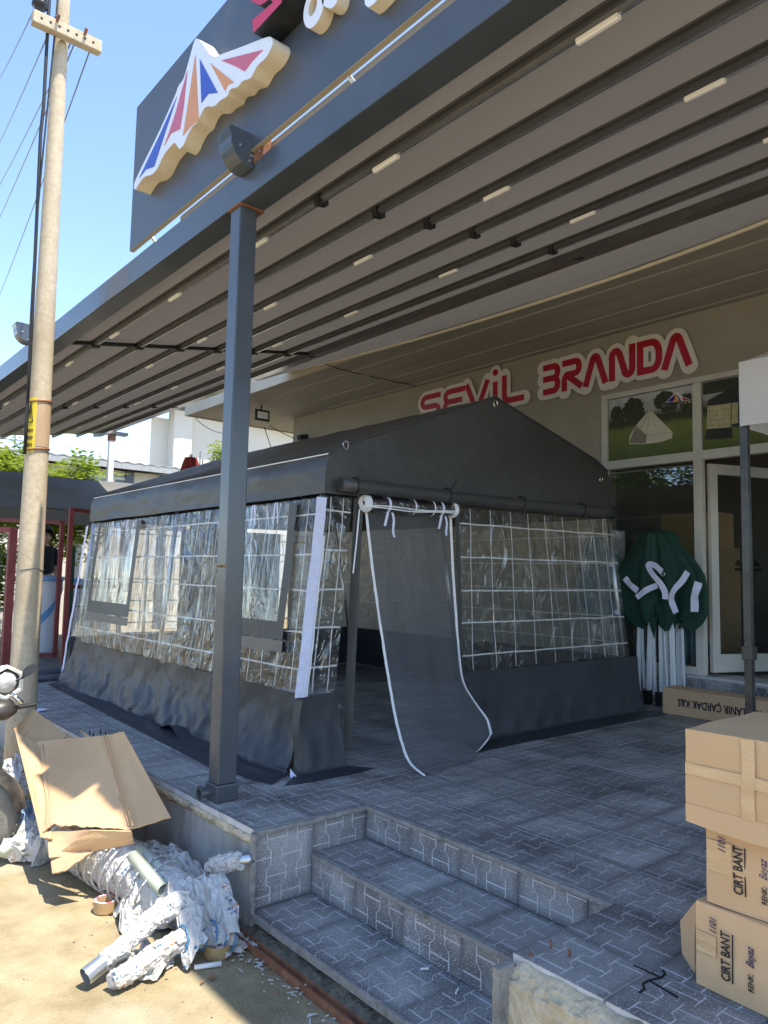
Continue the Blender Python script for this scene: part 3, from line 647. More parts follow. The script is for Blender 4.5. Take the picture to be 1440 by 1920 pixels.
# ================================================================ printed posters in the transom
def poster_sky():
    m = bpy.data.materials.new('poster_print'); m.use_nodes = True; nt = m.node_tree; L = nt.links.new; p = nt.nodes['Principled BSDF']; p.inputs['Roughness'].default_value = .25
    tc = N(nt, 'ShaderNodeTexCoord'); sp = N(nt, 'ShaderNodeSeparateXYZ'); L(tc.outputs['Object'], sp.inputs[0])
    n = N(nt, 'ShaderNodeTexNoise'); n.inputs['Scale'].default_value = 7; n.inputs['Detail'].default_value = 7; L(tc.outputs['Object'], n.inputs['Vector'])
    ma = N(nt, 'ShaderNodeMath', operation='MULTIPLY_ADD'); ma.inputs[1].default_value = .10; L(n.outputs[0], ma.inputs[0]); L(sp.outputs[2], ma.inputs[2])
    r = N(nt, 'ShaderNodeValToRGB'); e = r.color_ramp.elements; e[0].position = .05; e[0].color = (.10,.13,.035,1); e[1].position = .36; e[1].color = (.17,.21,.06,1)
    for pos, c in ((.40,(.06,.075,.035,1)),(.46,(.045,.055,.03,1)),(.54,(.36,.37,.35,1)),(.70,(.55,.57,.58,1))): q = e.new(pos); q.color = c
    L(ma.outputs[0], r.inputs[0]); hs = N(nt, 'ShaderNodeHueSaturation'); mr = N(nt, 'ShaderNodeMapRange'); mr.inputs[3].default_value = .7; mr.inputs[4].default_value = 1.25; L(n.outputs[0], mr.inputs[0]); L(mr.outputs[0], hs.inputs['Value']); L(r.outputs[0], hs.inputs['Color']); L(hs.outputs[0], p.inputs['Base Color']); return m
PS = poster_sky()
K['pcream'] = mat('print_cream', (.60,.56,.44), (.70,.66,.53), .3, scale=9); K['pdark'] = mat('print_shadow', (.20,.18,.14), (.26,.23,.18), .3, scale=9); K['ptree'] = mat('print_tree', (.02,.026,.014), (.06,.075,.035), .3, scale=40, contrast=.2)
K['pnight'] = mat('print_tent_dark', (.022,.022,.022), (.04,.04,.038), .3, scale=6); K['pgold'] = mat('print_gold', (.36,.32,.16), (.52,.47,.27), .3, scale=22, contrast=.2); K['pline'] = mat('print_line', (.75,.73,.62), None, .3)
def wp(px, py, d): return atx(px, py, XW-.004-d)
def pp(root, name, pts, d, m): 
    P = [wp(x, y, .0) for x, y in pts]; P = [Vector((XW-.004-d, p.y, p.z)) for p in P]
    MB().prism(P, (-.0006, 0, 0)).build(name, m, root)
def tree_pts(cx, cy, rx, ry, n=34, seed=0): return [(cx+rx*(1+.28*nz(k*1.7, seed, 0))*math.cos(2*math.pi*k/n), cy+ry*(1+.28*nz(k*1.7, seed, 0))*math.sin(2*math.pi*k/n)) for k in range(n)]
ps1 = thing('window_poster', (XW-.004, 4.02, 2.43), 'printed poster of a cream bell tent on grass in the transom window', 'poster')
MB().box(XW-.004, XW+.003, 3.55, 4.49, 2.43, 3.095).build('print_sheet', PS, ps1)
Z = lambda x, y: (1130+x/4.645, 680+y/4.645)
pp(ps1, 'printed_tree', [Z(*q) for q in tree_pts(270,420,95,115,seed=2)], .0012, K['ptree']); pp(ps1, 'printed_tree', [Z(*q) for q in tree_pts(125,460,55,80,seed=5)], .0012, K['ptree'])
pp(ps1, 'printed_tree', [Z(*q) for q in tree_pts(560,340,110,95,seed=8)], .0012, K['ptree']); pp(ps1, 'printed_tree', [Z(*q) for q in tree_pts(735,370,60,105,seed=12)], .0012, K['ptree'])
pp(ps1, 'printed_tent', [Z(*q) for q in [(405,418),(430,425),(610,605),(605,660),(490,695),(372,710),(232,708),(235,640),(292,545)]], .002, K['pcream'])
pp(ps1, 'printed_shade', [Z(*q) for q in [(292,552),(385,632),(375,702),(235,700),(250,650)]], .0028, K['pdark'])
for a, b in (((405,420),(390,632)),((410,420),(500,632)),((418,422),(570,612)),((400,420),(330,580)),((385,634),(606,606)),((300,548),(385,634))):
    A, B = Z(*a), Z(*b); pp(ps1, 'printed_seam', [A, B, (B[0]+.5,B[1]+.4), (A[0]+.5,A[1]+.4)], .0036, K['pdark'])
def logo(root, cx, cy, s, d, words=True):
    tri = [((0,-28),(-16,40),(-42,40),'crimson'),((0,-28),(16,42),(-14,42),'pgolden'),((4,-26),(44,42),(20,42),'blue'),((-6,-22),(-48,42),(-96,50),'blue'),((46,4),(122,30),(58,34),'crimson'),((-8,-20),(-30,42),(-60,44),'blue')]
    pp(root, 'logo_field', [(cx-102*s,cy+54*s),(cx-10*s,cy-34*s),(cx+8*s,cy-38*s),(cx+50*s,cy+0*s),(cx+128*s,cy+28*s),(cx+60*s,cy+40*s),(cx,cy+46*s)], d, K['board'])
    for a, b, c, m in tri: pp(root, 'logo_panel', [(cx+q[0]*s, cy+q[1]*s) for q in (a, b, c)], d+.0008, K[m])
K['pgolden'] = mat('print_gold_panel', (.70,.48,.05), None, .35)
logo(ps1, 1130+645/4.645, 680+295/4.645, 1/4.645, .003)
p0 = wp(1130+522/4.645, 680+400/4.645, 0); p1 = wp(1130+775/4.645, 680+352/4.645, 0)
text('logo_words_outline', 'SEVİL BRANDA', .062, (XW-.0078, p0.y, p0.z+.010), (0,-1,0), (0,0,1), K['board'], ps1, extrude=.0004, xs=.86)
text('logo_words', 'SEVİL BRANDA', .060, (XW-.0090, p0.y-.004, p0.z+.011), (0,-1,0), (0,0,1), K['ink'], ps1, extrude=.0004, xs=.86)
ps2 = thing('window_poster', (XW-.004, 2.95, 2.43), 'printed poster of a dark party tent with clear grid walls, partly behind white canopy', 'poster')
MB().box(XW-.004, XW+.003, 2.43, 3.445, 2.43, 3.095).build('print_sheet', PS, ps2)
MB().box(XW-.0056, XW-.0045, 2.5, 3.44, 2.97, 3.09).build('printed_tree', K['ptree'], ps2)
pp(ps2, 'printed_tent', [Z(*q) for q in [(915,330),(1080,240),(1250,180),(1440,150),(1440,560),(1130,560),(1130,345),(912,378)]], .002, K['pnight'])
pp(ps2, 'printed_wall', [Z(*q) for q in [(915,378),(1115,355),(1112,570),(905,580)]], .0028, K['pgold']); pp(ps2, 'printed_wall', [Z(*q) for q in [(1125,352),(1180,345),(1180,525),(1125,535)]], .0028, K['pgold'])
pp(ps2, 'printed_skirt', [Z(*q) for q in [(905,580),(1125,560),(1130,655),(890,670)]], .0028, K['pnight'])
for k in range(9):
    x = 920+k*24; A, B = Z(x,378-k*2.6), Z(x-4,578-k); pp(ps2, 'printed_grid', [A, B, (B[0]+.45,B[1]), (A[0]+.45,A[1])], .0036, K['pline'])
for k in range(5):
    A, B = Z(912,400+k*42), Z(1112,380+k*44); pp(ps2, 'printed_grid', [A, B, (B[0],B[1]+.45), (A[0],A[1]+.45)], .0040, K['pline'])
# ================================================================ pergola over the platform
perg = thing('pergola', (1.9, 3.5, 0), 'anthracite steel pergola with grey fabric roof over the whole platform', 'pergola')
YN, YF = -4.0, 13.55
ZB0, ZB1 = 3.124, 3.294
MB().box(1.842, 1.988, YN, YF+.1, ZB0, ZB1).build('front_beam', K['steel'], perg, bevel=.006)
MB().box(1.905, 1.955, YN, atx(345, 405, 1.93).y, ZB1+.002, atx(643, 160, 1.93).z-.02).build('gutter_lip', K['board'], perg, bevel=.004)
for yp in (3.49, 10.6, -3.5):
    post = MB().box(1.848, 1.952, yp-.052, yp+.052, .085, ZB0-.010).build('post', K['steel'], perg, bevel=.006)
    MB().box(1.838, 1.962, yp-.062, yp+.062, .001, .084).build('post_foot', K['steel'], post, bevel=.006)
    MB().box(1.836, 1.990, yp-.064, yp+.064, ZB0-.0095, ZB0-.0005).build('weld_plate', K['rust'], post)
    for s_ in range(4): pass
MB().lathe([(.026,0),(.026,.05),(.036,.052),(.036,.06),(.022,.06),(.020,.0)], (1.80+.038, 3.49+.01, .045), (-1,0,0), 20).build('drain_socket', K['steel'], perg)
MB().tube([(1.837,3.50,.045),(1.833,3.50,.045)], .021, 16).build('drain_hole', K['hole'], perg)
K['chip'] = mat('chipped_rust', (.42,.20,.06), None, .8)
pc = MB()
for k in range(9): y = 3.432+random.random()*.1; z = 1.18+.01*nz(k,3,1); pc.box(1.8465, 1.8478, y-.008, y+.008, z-.004, z+.004+random.random()*.006)
pc.build('paint_chip', K['chip'], perg)
SL = .1715
def zr(x): return 3.156 + SL*(x-2.2)
RX_ = [2.20, 2.602, 3.006, 3.41, 3.82, 4.23, 4.545]
nrm = Vector((-SL, 0, 1)).normalized(); sx = Vector((1, 0, SL)).normalized()
rm = MB(); hw = .030
def prof(mb, pts, y0, y1):   # extrude a section (offset along slope, offset along normal) in y
    P = [sx*a + nrm*b for a, b in pts]; mb.prism([Vector((p.x, y0, p.z)) for p in P], (0, y1-y0, 0))
sec = [(-.034,.032),(-.034,.020),(-.016,.017),(-.016,.008),(-.026,.004),(-.026,-.010),(-.014,-.020),(.014,-.020),(.026,-.010),(.026,.004),(.016,.008),(.016,.017),(.034,.020),(.034,.032)]
for i, x in enumerate(RX_):
    mb = MB(); prof(mb, sec if i < 6 else [(-.04,.05),(-.04,-.03),(.10,-.03),(.10,.05)], YN, YF)
    mb.v = [(v[0]+x, v[1], v[2]+zr(x)+.02) for v in mb.v]
    mb.build('roof_rail', K['rail'], perg)
    if i < 6:
        e = MB(); e.box(x-.006, x+.006, YN, YF, zr(x)-.0035, zr(x)-.0006); e.build('rail_trim', K['gal'], perg)
xs_ = [1.988] + RX_
for i in range(7):
    a, b = xs_[i]+(.0 if i == 0 else .008), xs_[i+1]-.008
    mb = MB()
    def ff(u, v, a=a, b=b, i=i):
        x = a+(b-a)*u; y = YN+(YF-YN)*v; s_ = math.sin(u*math.pi)
        return (x, y, zr(x)+.046 + .016*s_ + .006*s_*nz(y*.8, i*3.1, 1))
    mb.grid(ff, 6, 90); mb.build('fabric_panel', K['canopy'], perg, smooth=True)
for i in (0, 2, 4):
    x = RX_[i]
    for k in range(-3, 11):
        y = 1.46 + 1.19*k
        if y < -3 or y > 13: continue
        mb = MB(); prof(mb, [(-.013,.0),(-.013,-.014),(-.008,-.02),(.008,-.02),(.013,-.014),(.013,.0)], y-.088, y+.088)
        mb.v = [(v[0]+x, v[1], v[2]+zr(x)-.002) for v in mb.v]; l_ = mb.build('lamp', K['led'], perg)
for y in (3.19, 6.684, 10.2):
    for i, x in enumerate(RX_):
        mb = MB(); prof(mb, [(-.032,.03),(-.032,-.028),(.032,-.028),(.032,.03)], y-.022, y+.022)
        mb.v = [(v[0]+x, v[1], v[2]+zr(x)+.012) for v in mb.v]; mb.build('rail_clamp', K['black'], perg)
for y in (6.69,):
    mb = MB(); prof(mb, [(0,.03),(0,-.004),(2.60,-.004),(2.60,.03)], y, y+.03); mb.v = [(v[0]+1.99, v[1], v[2]+zr(1.99)+.015) for v in mb.v]; mb.build('guide_rail', K['black'], perg)
# loose end of the roof cloth reaching up to the eaves, with the pale rope on its edge
def cable_z(y): return 3.765 + .0082*(y-3.6)**2 if y > 3.6 else 3.765 + .022*(y-3.6)**2
cl = MB()
def clf(u, v):
    y = -4 + 12.6*v; x = 4.53 + .922*u; z1 = min(cable_z(y), 4.2); z0 = zr(4.53)+.075
    return (x, y, z0 + (z1-z0)*u - .07*math.sin(u*math.pi) + .018*nz(y*.9, u*2, 7))
cl.grid(clf, 10, 70); cl.build('roof_cloth_end', K['canopy'], perg, smooth=True)
MB().tube([(5.43, y*.3-4, min(cable_z(y*.3-4), 4.2)-.035) for y in range(0, 43)], .017, 8).build('edge_rope', mat('yellow_rope', (.80,.72,.52), (.88,.80,.60), .6, scale=40), perg, smooth=True)
rp_ = atx(205, 905, 5.0)
MB().box(4.97, 5.07, 14.0, 14.1, -.4, 3.72).build('rear_post', K['board'], perg, bevel=.006)
MB().box(4.96, 5.08, 13.99, 14.11, 3.6, 3.722).build('rust_patch', K['rust'], perg)
MB().box(4.4, 5.3, 13.95, 14.13, 3.723, 3.78).build('rear_beam', K['rail'], perg)

# curved gutter end caps fixed on the beam
def gutter(name, c, label, rusty, s=1.):
    r = thing(name, c, label, 'bracket'); mb = MB(); P = []
    prof_ = [(0,.17),(-.03,.175),(-.06,.165)] + [(-.062+.075*math.cos(a)-.01, .10+.0+.11*math.sin(a)*-1) for a in (math.pi, math.pi*.85)] + [(-.14,.07),(-.115,.0),(-.07,-.035),(0,-.04)]
    pr = [(0,.165),(-.165,.172),(-.185,.150)] + [(-.02-.145*math.cos(a), .10-.155*math.sin(a)) for a in [math.pi/2*k/7 for k in range(8)]] + [(0,-.055)]
    mb.prism([Vector(c)+Vector((a*s, 0, b*s)) for a, b in pr], (0, .16*s, 0)); mb.build('gutter_cap', K['steel'], r, bevel=.004)
    for a, b in ((-.02,.02),(-.03,-.02),(-.1,.06)): MB().lathe([(0,.006),(.007,.005),(.007,0)], Vector(c)+Vector((a*s,-.001,b*s)), (0,-1,0), 10).build('screw', K['gal'], r)
    if rusty:
        MB().box(c[0]+.002, c[0]+.05, c[1]-.09, c[1]+.06, c[2]-.02, c[2]+.13).build('rusty_plate', K['rust'], r, bevel=.004)
        MB().bar((c[0]+.03,c[1]-.07,c[2]+.12), (c[0]+.01,c[1]-.10,c[2]+.26), .02, .006).build('rusty_hook', K['rust'], r)
        for k in range(4): MB().lathe([(0,.008),(.008,.006),(.008,0)], (c[0]+.001, c[1]-.06+.03*k, c[2]+.02+.03*(k%2)), (-1,0,0), 10).build('screw', K['gal'], r)
    return r
gc = atx(476, 305, 1.84); gutter('gutter_bracket', (1.838, gc.y, 3.30), 'grey gutter end with rusty plate and screws on the beam above the post', True, .82)
gc = atx(60, 622, 1.84); gutter('gutter_bracket', (1.838, gc.y, 3.31), 'grey curved gutter end on the beam behind the utility pole', False, .8)

# ================================================================ sign board on the beam
XS = 1.816
sb = thing('sign_board', (XS, 2.4, 3.326), 'dark grey sign panel with raised emblem and letters standing on the beam', 'sign')
zb_ = atx(247, 467, XS).z; yl = atx(250, 330, XS).y; zt_s = atx(262, 195, XS).z
MB().box(XS, XS+.028, -3.0, yl, zb_, zt_s).build('panel', K['sign'], sb, bevel=.003)
MB().box(XS+.001, XS+.030, -3.0, yl-.002, zb_-.004, zb_-.0005).build('bottom_trim', K['signedge'], sb)
for y in (4.6, 2.47, .4, -1.6): MB().tube([(1.875, y, 3.296), (XS+.03, y+.02, zb_-.004)], .012, 10).build('strut', K['gal'], sb)
XE = 1.715
def epx(x, y, xx=XE): p = atx(x, y, xx); return (-p.y, p.z)
Z1 = lambda x, y: (x/2., y/2.)
def smooth_loop(pts, n=3):
    for _ in range(n-1):
        q = []
        for i in range(len(pts)):
            a = pts[i]; b = pts[(i+1) % len(pts)]; q += [(a[0]*.78+b[0]*.22, a[1]*.78+b[1]*.22), (a[0]*.22+b[0]*.78, a[1]*.22+b[1]*.78)]
        pts = q
    return pts
em = [(726,160),(735,142),(750,150),(770,178),(788,206),(806,213),(822,206),(900,178),(1000,138),(1020,138),(1024,165),(1000,215),(965,245),(950,275),(938,296),(908,302),(892,328),(862,332),(852,364),(826,374),(805,400),(770,398),(752,430),(742,458),(718,478),(700,515),(688,545),(672,562),(656,532),(640,548),(620,572),(608,592),(592,630),(572,655),(540,662),(520,690),(508,714),(500,702),(508,672),(600,488),(660,350),(668,322),(688,298),(700,256),(712,212)]
O = Vector((XE, 0, 0)); rt = Vector((0,-1,0)); up = Vector((0,0,1))
emb = sheet('emblem', [smooth_loop([epx(*Z1(*p)) for p in em], 3)], Vector((XS-.001, 0, 0)), rt, up, XS-XE-.001, K['face'], sb, side=K['cream'])
for m, pts in (('blue', [(664,362),(578,625),(548,636),(522,668),(600,505)]), ('pink', [(703,266),(690,392),(676,484),(642,500),(616,548),(652,445)]), ('orange', [(733,206),(746,450),(716,474),(686,510),(704,398)]),
               ('blue', [(750,222),(817,348),(782,352),(756,386)]), ('orange', [(789,237),(878,309),(855,318),(845,342)]), ('pink', [(831,227),(987,187),(948,228),(918,268),(880,247)])):
    MB().prism([atx(*Z1(*p), XE-.0005) for p in pts], (-.002, 0, 0)).build('emblem_panel', K[m], emb)
def spx(pts, x): return [(-atx(a, b, x).y, atx(a, b, x).z) for a, b in pts]
XL = 1.68
sheet('raised_letter', [spx([(475,62),(527,6),(545,-50),(505,-120),(462,-100),(464,-30),(471,2),(488,10),(506,-2),(512,4),(473,38)], XL)], Vector((XS-.001,0,0)), rt, up, XS-XL-.001, K['crimson'], sb, side=K['black'])
XM = 1.755
def ell(cx, cy, rx, ry, tl=0., n=28): return [(cx+rx*math.cos(a)*math.cos(tl)-ry*math.sin(a)*math.sin(tl), cy+rx*math.cos(a)*math.sin(tl)+ry*math.sin(a)*math.cos(tl)) for a in [2*math.pi*k/n for k in range(n)]]
sheet('raised_letter', [spx(ell(588, 14, 17, 40, .25), XM), spx(ell(586, 12, 7, 19, .25)[::-1], XM)], Vector((XS-.001,0,0)), rt, up, XS-XM-.001, K['face'], sb, side=K['cream'])
sheet('raised_letter', [smooth_loop(spx([(603,10),(622,18),(634,0),(640,-50),(610,-60),(604,-12)], XM))], Vector((XS-.001,0,0)), rt, up, XS-XM-.001, K['face'], sb, side=K['cream'])
lt = sheet('raised_letter', [spx([(684,8),(690,14),(700,8),(735,-30),(735,-90),(682,-90)], XM)], Vector((XS-.001,0,0)), rt, up, XS-XM-.001, K['face'], sb, side=K['cream'])

# ================================================================ utility pole with crossarm and wires
pole = thing('utility_pole', (1.585, 6.0, GR), 'tall speckled concrete utility pole at the kerb with yellow warning plate', 'utility pole')
def px_at(z): t = (z-GR)/9.; return Vector((1.588-.012*t*2, 6.0, z))
pm = MB(); pm.tube([px_at(GR-.1 + k*.47) for k in range(20)], [.106 - .0046*k*.9*1.0 for k in range(20)], 28); pm.build('shaft', K['polepc'], pole, smooth=True)
def rad(z): return .106 - .00414*(z-GR)/.47
za = aty(115, 60, 5.9).z; A = aty(60, 38, 5.88); B = aty(184, 92, 5.88)
am = MB().bar((A.x, 5.885, za), (B.x+.02, 5.885, za), .075, .10).build('crossarm', K['polepc'], pole, bevel=.008)
for k in range(7): 
    t = .12+.13*k; x = A.x+(B.x-A.x)*t
    MB().tube([(x,5.846,za-.0),(x,5.845,za-.0)], .010, 10).build('bolt_hole', K['hole'], am)
ins = MB().lathe([(0,.16),(.02,.16),(.045,.14),(.05,.12),(.03,.105),(.055,.09),(.06,.065),(.035,.05),(.03,0)], (A.x+.05, 5.885, za+.05), (0,0,1), 18).build('insulator', K['black'], pole, smooth=True)
for x in (A.x+.17, B.x-.12): MB().tube([(x,5.84,za+.03),(x,5.80,za+.06)], .012, 8).build('arm_bolt', K['rust'], pole)
cbl = MB(); cbl.tube([(1.585-.115+.02*math.sin(z*.8)-.012*(1 if z<4.6 else 0), 5.93, z) for z in [2.0+.25*k for k in range(22)]], .013, 8); cbl.build('riser_cable', K['cable'], pole, smooth=True)
cbl = MB(); cbl.tube([(1.585-.10+.03*math.sin(z*1.1+1), 5.915, z) for z in [2.4+.25*k for k in range(20)]], .007, 6); cbl.build('riser_cable', K['cable'], pole, smooth=True)
for zq in (2.05, 2.42):
    MB().tube([px_at(zq)+Vector((math.cos(a)*(rad(zq)+.003), math.sin(a)*(rad(zq)+.003), .012*math.cos(a))) for a in [2*math.pi*k/24 for k in range(25)]], .008, 6).build('strap', K['rust'], pole)
zq = aty(40, 1067, 6).z
MB().tube([px_at(zq)+Vector((math.cos(a)*(rad(zq)+.002), math.sin(a)*(rad(zq)+.002), .006*math.sin(3*a))) for a in [2*math.pi*k/24 for k in range(25)]], .003, 5).build('wire_loop', K['wire'], pole)
# rust run-off collar
rs = MB(); rs.tube([px_at(2.07+.07*k) for k in range(6)], [rad(2.07+.07*k)+.0015 for k in range(6)], 28, cap=False); rs.build('rust_stain_band', mat('rust_stain', (.50,.41,.28), (.42,.27,.15), .9, scale=9, contrast=.3, stretch=(1,1,.2)), pole, smooth=True)
# warning plate wrapped on the street side
wpz = MB(); a0 = math.radians(178); 
def wpf(u, v): a = a0 + math.radians(62)*u; r = rad(2.24)+.008; return (1.587+r*math.cos(a), 6.0+r*math.sin(a), 2.02+.42*v)
wpz.grid(wpf, 8, 2); pl = wpz.build('warning_plate', K['yellow'], pole, smooth=True)
tri = MB()
for p, q in (((.25,.55),(.75,.55)),((.25,.55),(.5,.92)),((.75,.55),(.5,.92)),((.5,.62),(.46,.74)),((.46,.74),(.54,.74)),((.54,.74),(.5,.84))):
    def w2(u, v): a = a0+math.radians(62)*u; r = rad(2.24)+.0095; return (1.587+r*math.cos(a), 6.0+r*math.sin(a), 2.02+.42*v)
    tri.tube([w2(p[0]+(q[0]-p[0])*k/3, p[1]+(q[1]-p[1])*k/3) for k in range(4)], .0035, 5)
for r_ in range(3):
    for k in range(5): tri.tube([w2(.2+.13*k, .42-.13*r_), w2(.28+.13*k, .42-.13*r_), w2(.24+.13*k, .36-.13*r_)], .003, 4)
tag(tri.build('warning_print', K['ink'], pl), kind='stuff')
for k, (x0, dz, tx, ty) in enumerate(((A.x+.05, .20, -30, 180), (A.x+.17, .10, -40, 330), (A.x+.33, .06, -50, 420), (B.x-.15, .06, -60, 520), (B.x-.03, .08, -40, 640))):
    P0 = Vector((x0, 5.885, za+dz)); P1 = aty(tx, ty, 26); P2 = P0 + Vector((.0, -14, .25+.1*k))
    w = MB(); w.tube([P0.lerp(P1, t/14) + Vector((0,0,-.9*(t/14)*(1-t/14))) for t in range(15)], .006, 5)
    tag(w.build('overhead_wire', K['wire'], smooth=True), ['top', 'second', 'third', 'fourth', 'lowest'][k] + ' of the thin overhead wires left of the utility pole', 'wire', 'overhead wires')
# ================================================================ the party tent
tent = thing('party_tent', (4.2, 5.7, 0), 'dark grey party tent with clear gridded walls and a rolled-up door', 'tent')
YT, YB = 3.66, 7.78                       # front and back planes
def V(*a): return Vector(a)
def surf(a, b, c, d, amp=.0, fq=3., seed=0., bow=0.):
    a, b, c, d = map(Vector, (a, b, c, d)); n = (b-a).cross(d-a).normalized()
    def fn(u, v, off=0.):
        p = (a*(1-u)+b*u)*(1-v) + (d*(1-u)+c*u)*v
        e = min(1, 6*min(u, 1-u)+.25)
        return p + n*(off + e*amp*(nz(p.x*fq+seed, p.y*fq, p.z*fq*.6) + .5*nz(p.x*fq*2.7, p.y*fq*2.7+seed, p.z*fq*1.2)) + bow*math.sin(math.pi*v)*math.sin(math.pi*u))
    fn.n = n; return fn
def strip(mb, fn, uv0, uv1, w, off=-.004, n=14, wob=0., seed=0):
    P = []
    for k in range(n+1):
        t = k/n; u = uv0[0]+(uv1[0]-uv0[0])*t; v = uv0[1]+(uv1[1]-uv0[1])*t
        P.append(fn(u, v, off) )
    d0 = (P[-1]-P[0]).normalized(); wd = fn.n.cross(d0).normalized()
    if wob: P = [p + wd*wob*nz((p-P[0]).length*4.5, seed, 3) for k, p in enumerate(P)]
    vs = []
    for p in P: vs += [p-wd*w/2, p+wd*w/2]
    mb.add(vs, [(2*k, 2*k+1, 2*k+3, 2*k+2) for k in range(n)])
def zfrac(fn, z): z0 = fn(.5, 0).z; z1 = fn(.5, 1).z; return (z-z0)/(z1-z0)
def clearwall(fn, name, nu, nv, m, us, zs, parent=tent, u0=0., u1=1., off=-.004, wmat='zip'):
    p = MB().grid(lambda u, v: fn(u, v), nu, nv).build(name, K[m], parent, smooth=True)
    for k, u in enumerate(us):
        b = MB(); strip(b, fn, (u, .02), (u, .995), .008, off, 16, .008, k*3.3); b.build('grid_tape', K[wmat], p)
    for k, z in enumerate(zs):
        b = MB(); v = zfrac(fn, z); strip(b, fn, (u0, v), (u1, v), .011, off*1.6, 30, .006, k*2.1+.7); b.build('grid_tape', K[wmat], p)
    return p
ZS, ZSL, ZV = .47, .43, 1.63
HZ = (1.54, 1.30, 1.06, .83, .60); HZL = (1.52, 1.27, 1.05, .80, .58)
# roof section taken across the front gable
gp = [(607,925),(609,872),(616,852),(632,838),(925,745),(1112,862),(1136,884),(1146,912),(1152,972)]
GP = [aty(a, b, YT) for a, b in gp]
prof_ = [(p.x, p.z) for p in GP]; prof_[4] = (prof_[4][0], prof_[4][1])
fine = []
for i in range(2, 6): 
    for k in range(8): t = k/8; fine.append((prof_[i][0]*(1-t)+prof_[i+1][0]*t, prof_[i][1]*(1-t)+prof_[i+1][1]*t))
fine.append(prof_[6])
def roof(u, v):
    q = u*(len(fine)-1); i = min(int(q), len(fine)-2); t = q-i; x = fine[i][0]*(1-t)+fine[i+1][0]*t; z = fine[i][1]*(1-t)+fine[i+1][1]*t
    s = math.sin(math.pi*v*2)**2; sag = .025*math.sin(math.pi*min(1, u*2 if u < .5 else 2-2*u))*s
    return (x + .006*nz(x*3, v*9, 2), YT-.012+(YB-YT+.024)*v, z - sag + .012*nz(x*2.2, v*14, 5)*min(1, 8*min(v,1-v)))
MB().grid(roof, len(fine)-1, 60).build('roof', K['tarp'], tent, smooth=True)
for side, (a, b, c) in (('L', (prof_[0], prof_[1], prof_[2])), ('R', (prof_[8], prof_[7], prof_[6]))):
    mb = MB()
    def vf(u, v, a=a, b=b, c=c):
        y = YT-.012+(YB-YT+.024)*u
        if v < .8: t = v/.8; x = a[0]*(1-t)+b[0]*t; z = a[1]*(1-t)+b[1]*t
        else: t = (v-.8)/.2; x = b[0]*(1-t)+c[0]*t; z = b[1]*(1-t)+c[1]*t
        return (x + .010*nz(y*2.3, v*2.2, 4)+.006*nz(y*6, v*9, 1), y, z + .006*nz(y*1.5, 3, 1))
    mb.grid(vf, 80, 12); mb.build('valance', K['tarp'], tent, smooth=True)
sm = MB(); sm.tube([(prof_[2][0]-.003, YT+(YB-YT)*k/20, prof_[2][1]+.004) for k in range(21)], .0045, 6); sm.build('eave_seam', K['white'], tent)
def gable(y, nm, flip):
    mb = MB(); pts = prof_; zb = lambda x: prof_[0][1] + (prof_[8][1]-prof_[0][1])*(x-prof_[0][0])/(prof_[8][0]-prof_[0][0])
    top = [prof_[0]] + [prof_[1]] + fine + [prof_[7], prof_[8]]
    def topz(x):
        for (x0, z0), (x1, z1) in zip(top[:-1], top[1:]):
            if min(x0, x1) <= x <= max(x0, x1) and abs(x1-x0) > 1e-6: return z0+(z1-z0)*(x-x0)/(x1-x0)
        return zb(x)
    xa, xb = prof_[0][0]+.001, prof_[8][0]-.001
    def gf(u, v):
        u2 = .5-.5*math.cos(math.pi*u); x = xa+(xb-xa)*u2; z0 = zb(x); z = z0+(topz(x)-z0)*v
        return (x, y + .008*nz(x*1.7, z*2, 8) + .006*nz(x*4, z*3, 2), z)
    mb.grid(gf, 60, 14); return mb.build(nm, K['tarp'], tent, smooth=True)
gab = gable(YT-.014, 'front_gable', 1); gable(YB+.014, 'rear_gable', 0)
for px, py in ((648, 835), (929, 757), (1127, 899)):
    p = aty(px, py, YT-.024); MB().tube([p+V(.020*math.cos(a), -.002, .026*math.sin(a)) for a in [2*math.pi*k/14 for k in range(15)]], .0045, 6).build('eyelet_ring', K['chrome'], gab)
edge = MB(); edge.tube([(x, YT-.018, z+.003) for x, z in fine], .008, 6); edge.build('gable_seam', K['tarp'], tent, smooth=True)
# long fabric roll under the gable with black straps
ra, rb = aty(640, 908, YT-.07), aty(1152, 962, YT-.07)
rl = MB(); rl.tube([ra.lerp(rb, k/20)+V(0, 0, -.012*math.sin(math.pi*k/20)) for k in range(21)], [.044+.003*nz(k*.8, 1, 2) for k in range(21)], 16); roll = rl.build('rolled_fabric_door', K['tarp'], tent, smooth=True)
sp = MB(); sp.tube([ra+V(-.004, .040*math.cos(a)*(1-a/22), .040*math.sin(a)*(1-a/22)) for a in [k*.42 for k in range(46)]], .003, 5); sp.build('roll_spiral', K['tarp'], roll)
for px in (650, 792, 930, 1066, 1146):
    t = (px-632)/(1152-632); p = ra.lerp(rb, t); s = MB()
    s.tube([p+V(0, .050*math.cos(a), .050*math.sin(a)) for a in [2*math.pi*k/16-.4 for k in range(17)]], .006, 5)
    s.tube([p+V(.004, -.048, .02), p+V(.012, -.05, .06), p+V(.03+.02*random.random(), -.045, .10)], .006, 5) if px in (792, 1146) else s.tube([p+V(0,-.04,-.04), p+V(.01,-.03,-.09)], .006, 5)
    s.build('roll_strap', K['black'], roll)
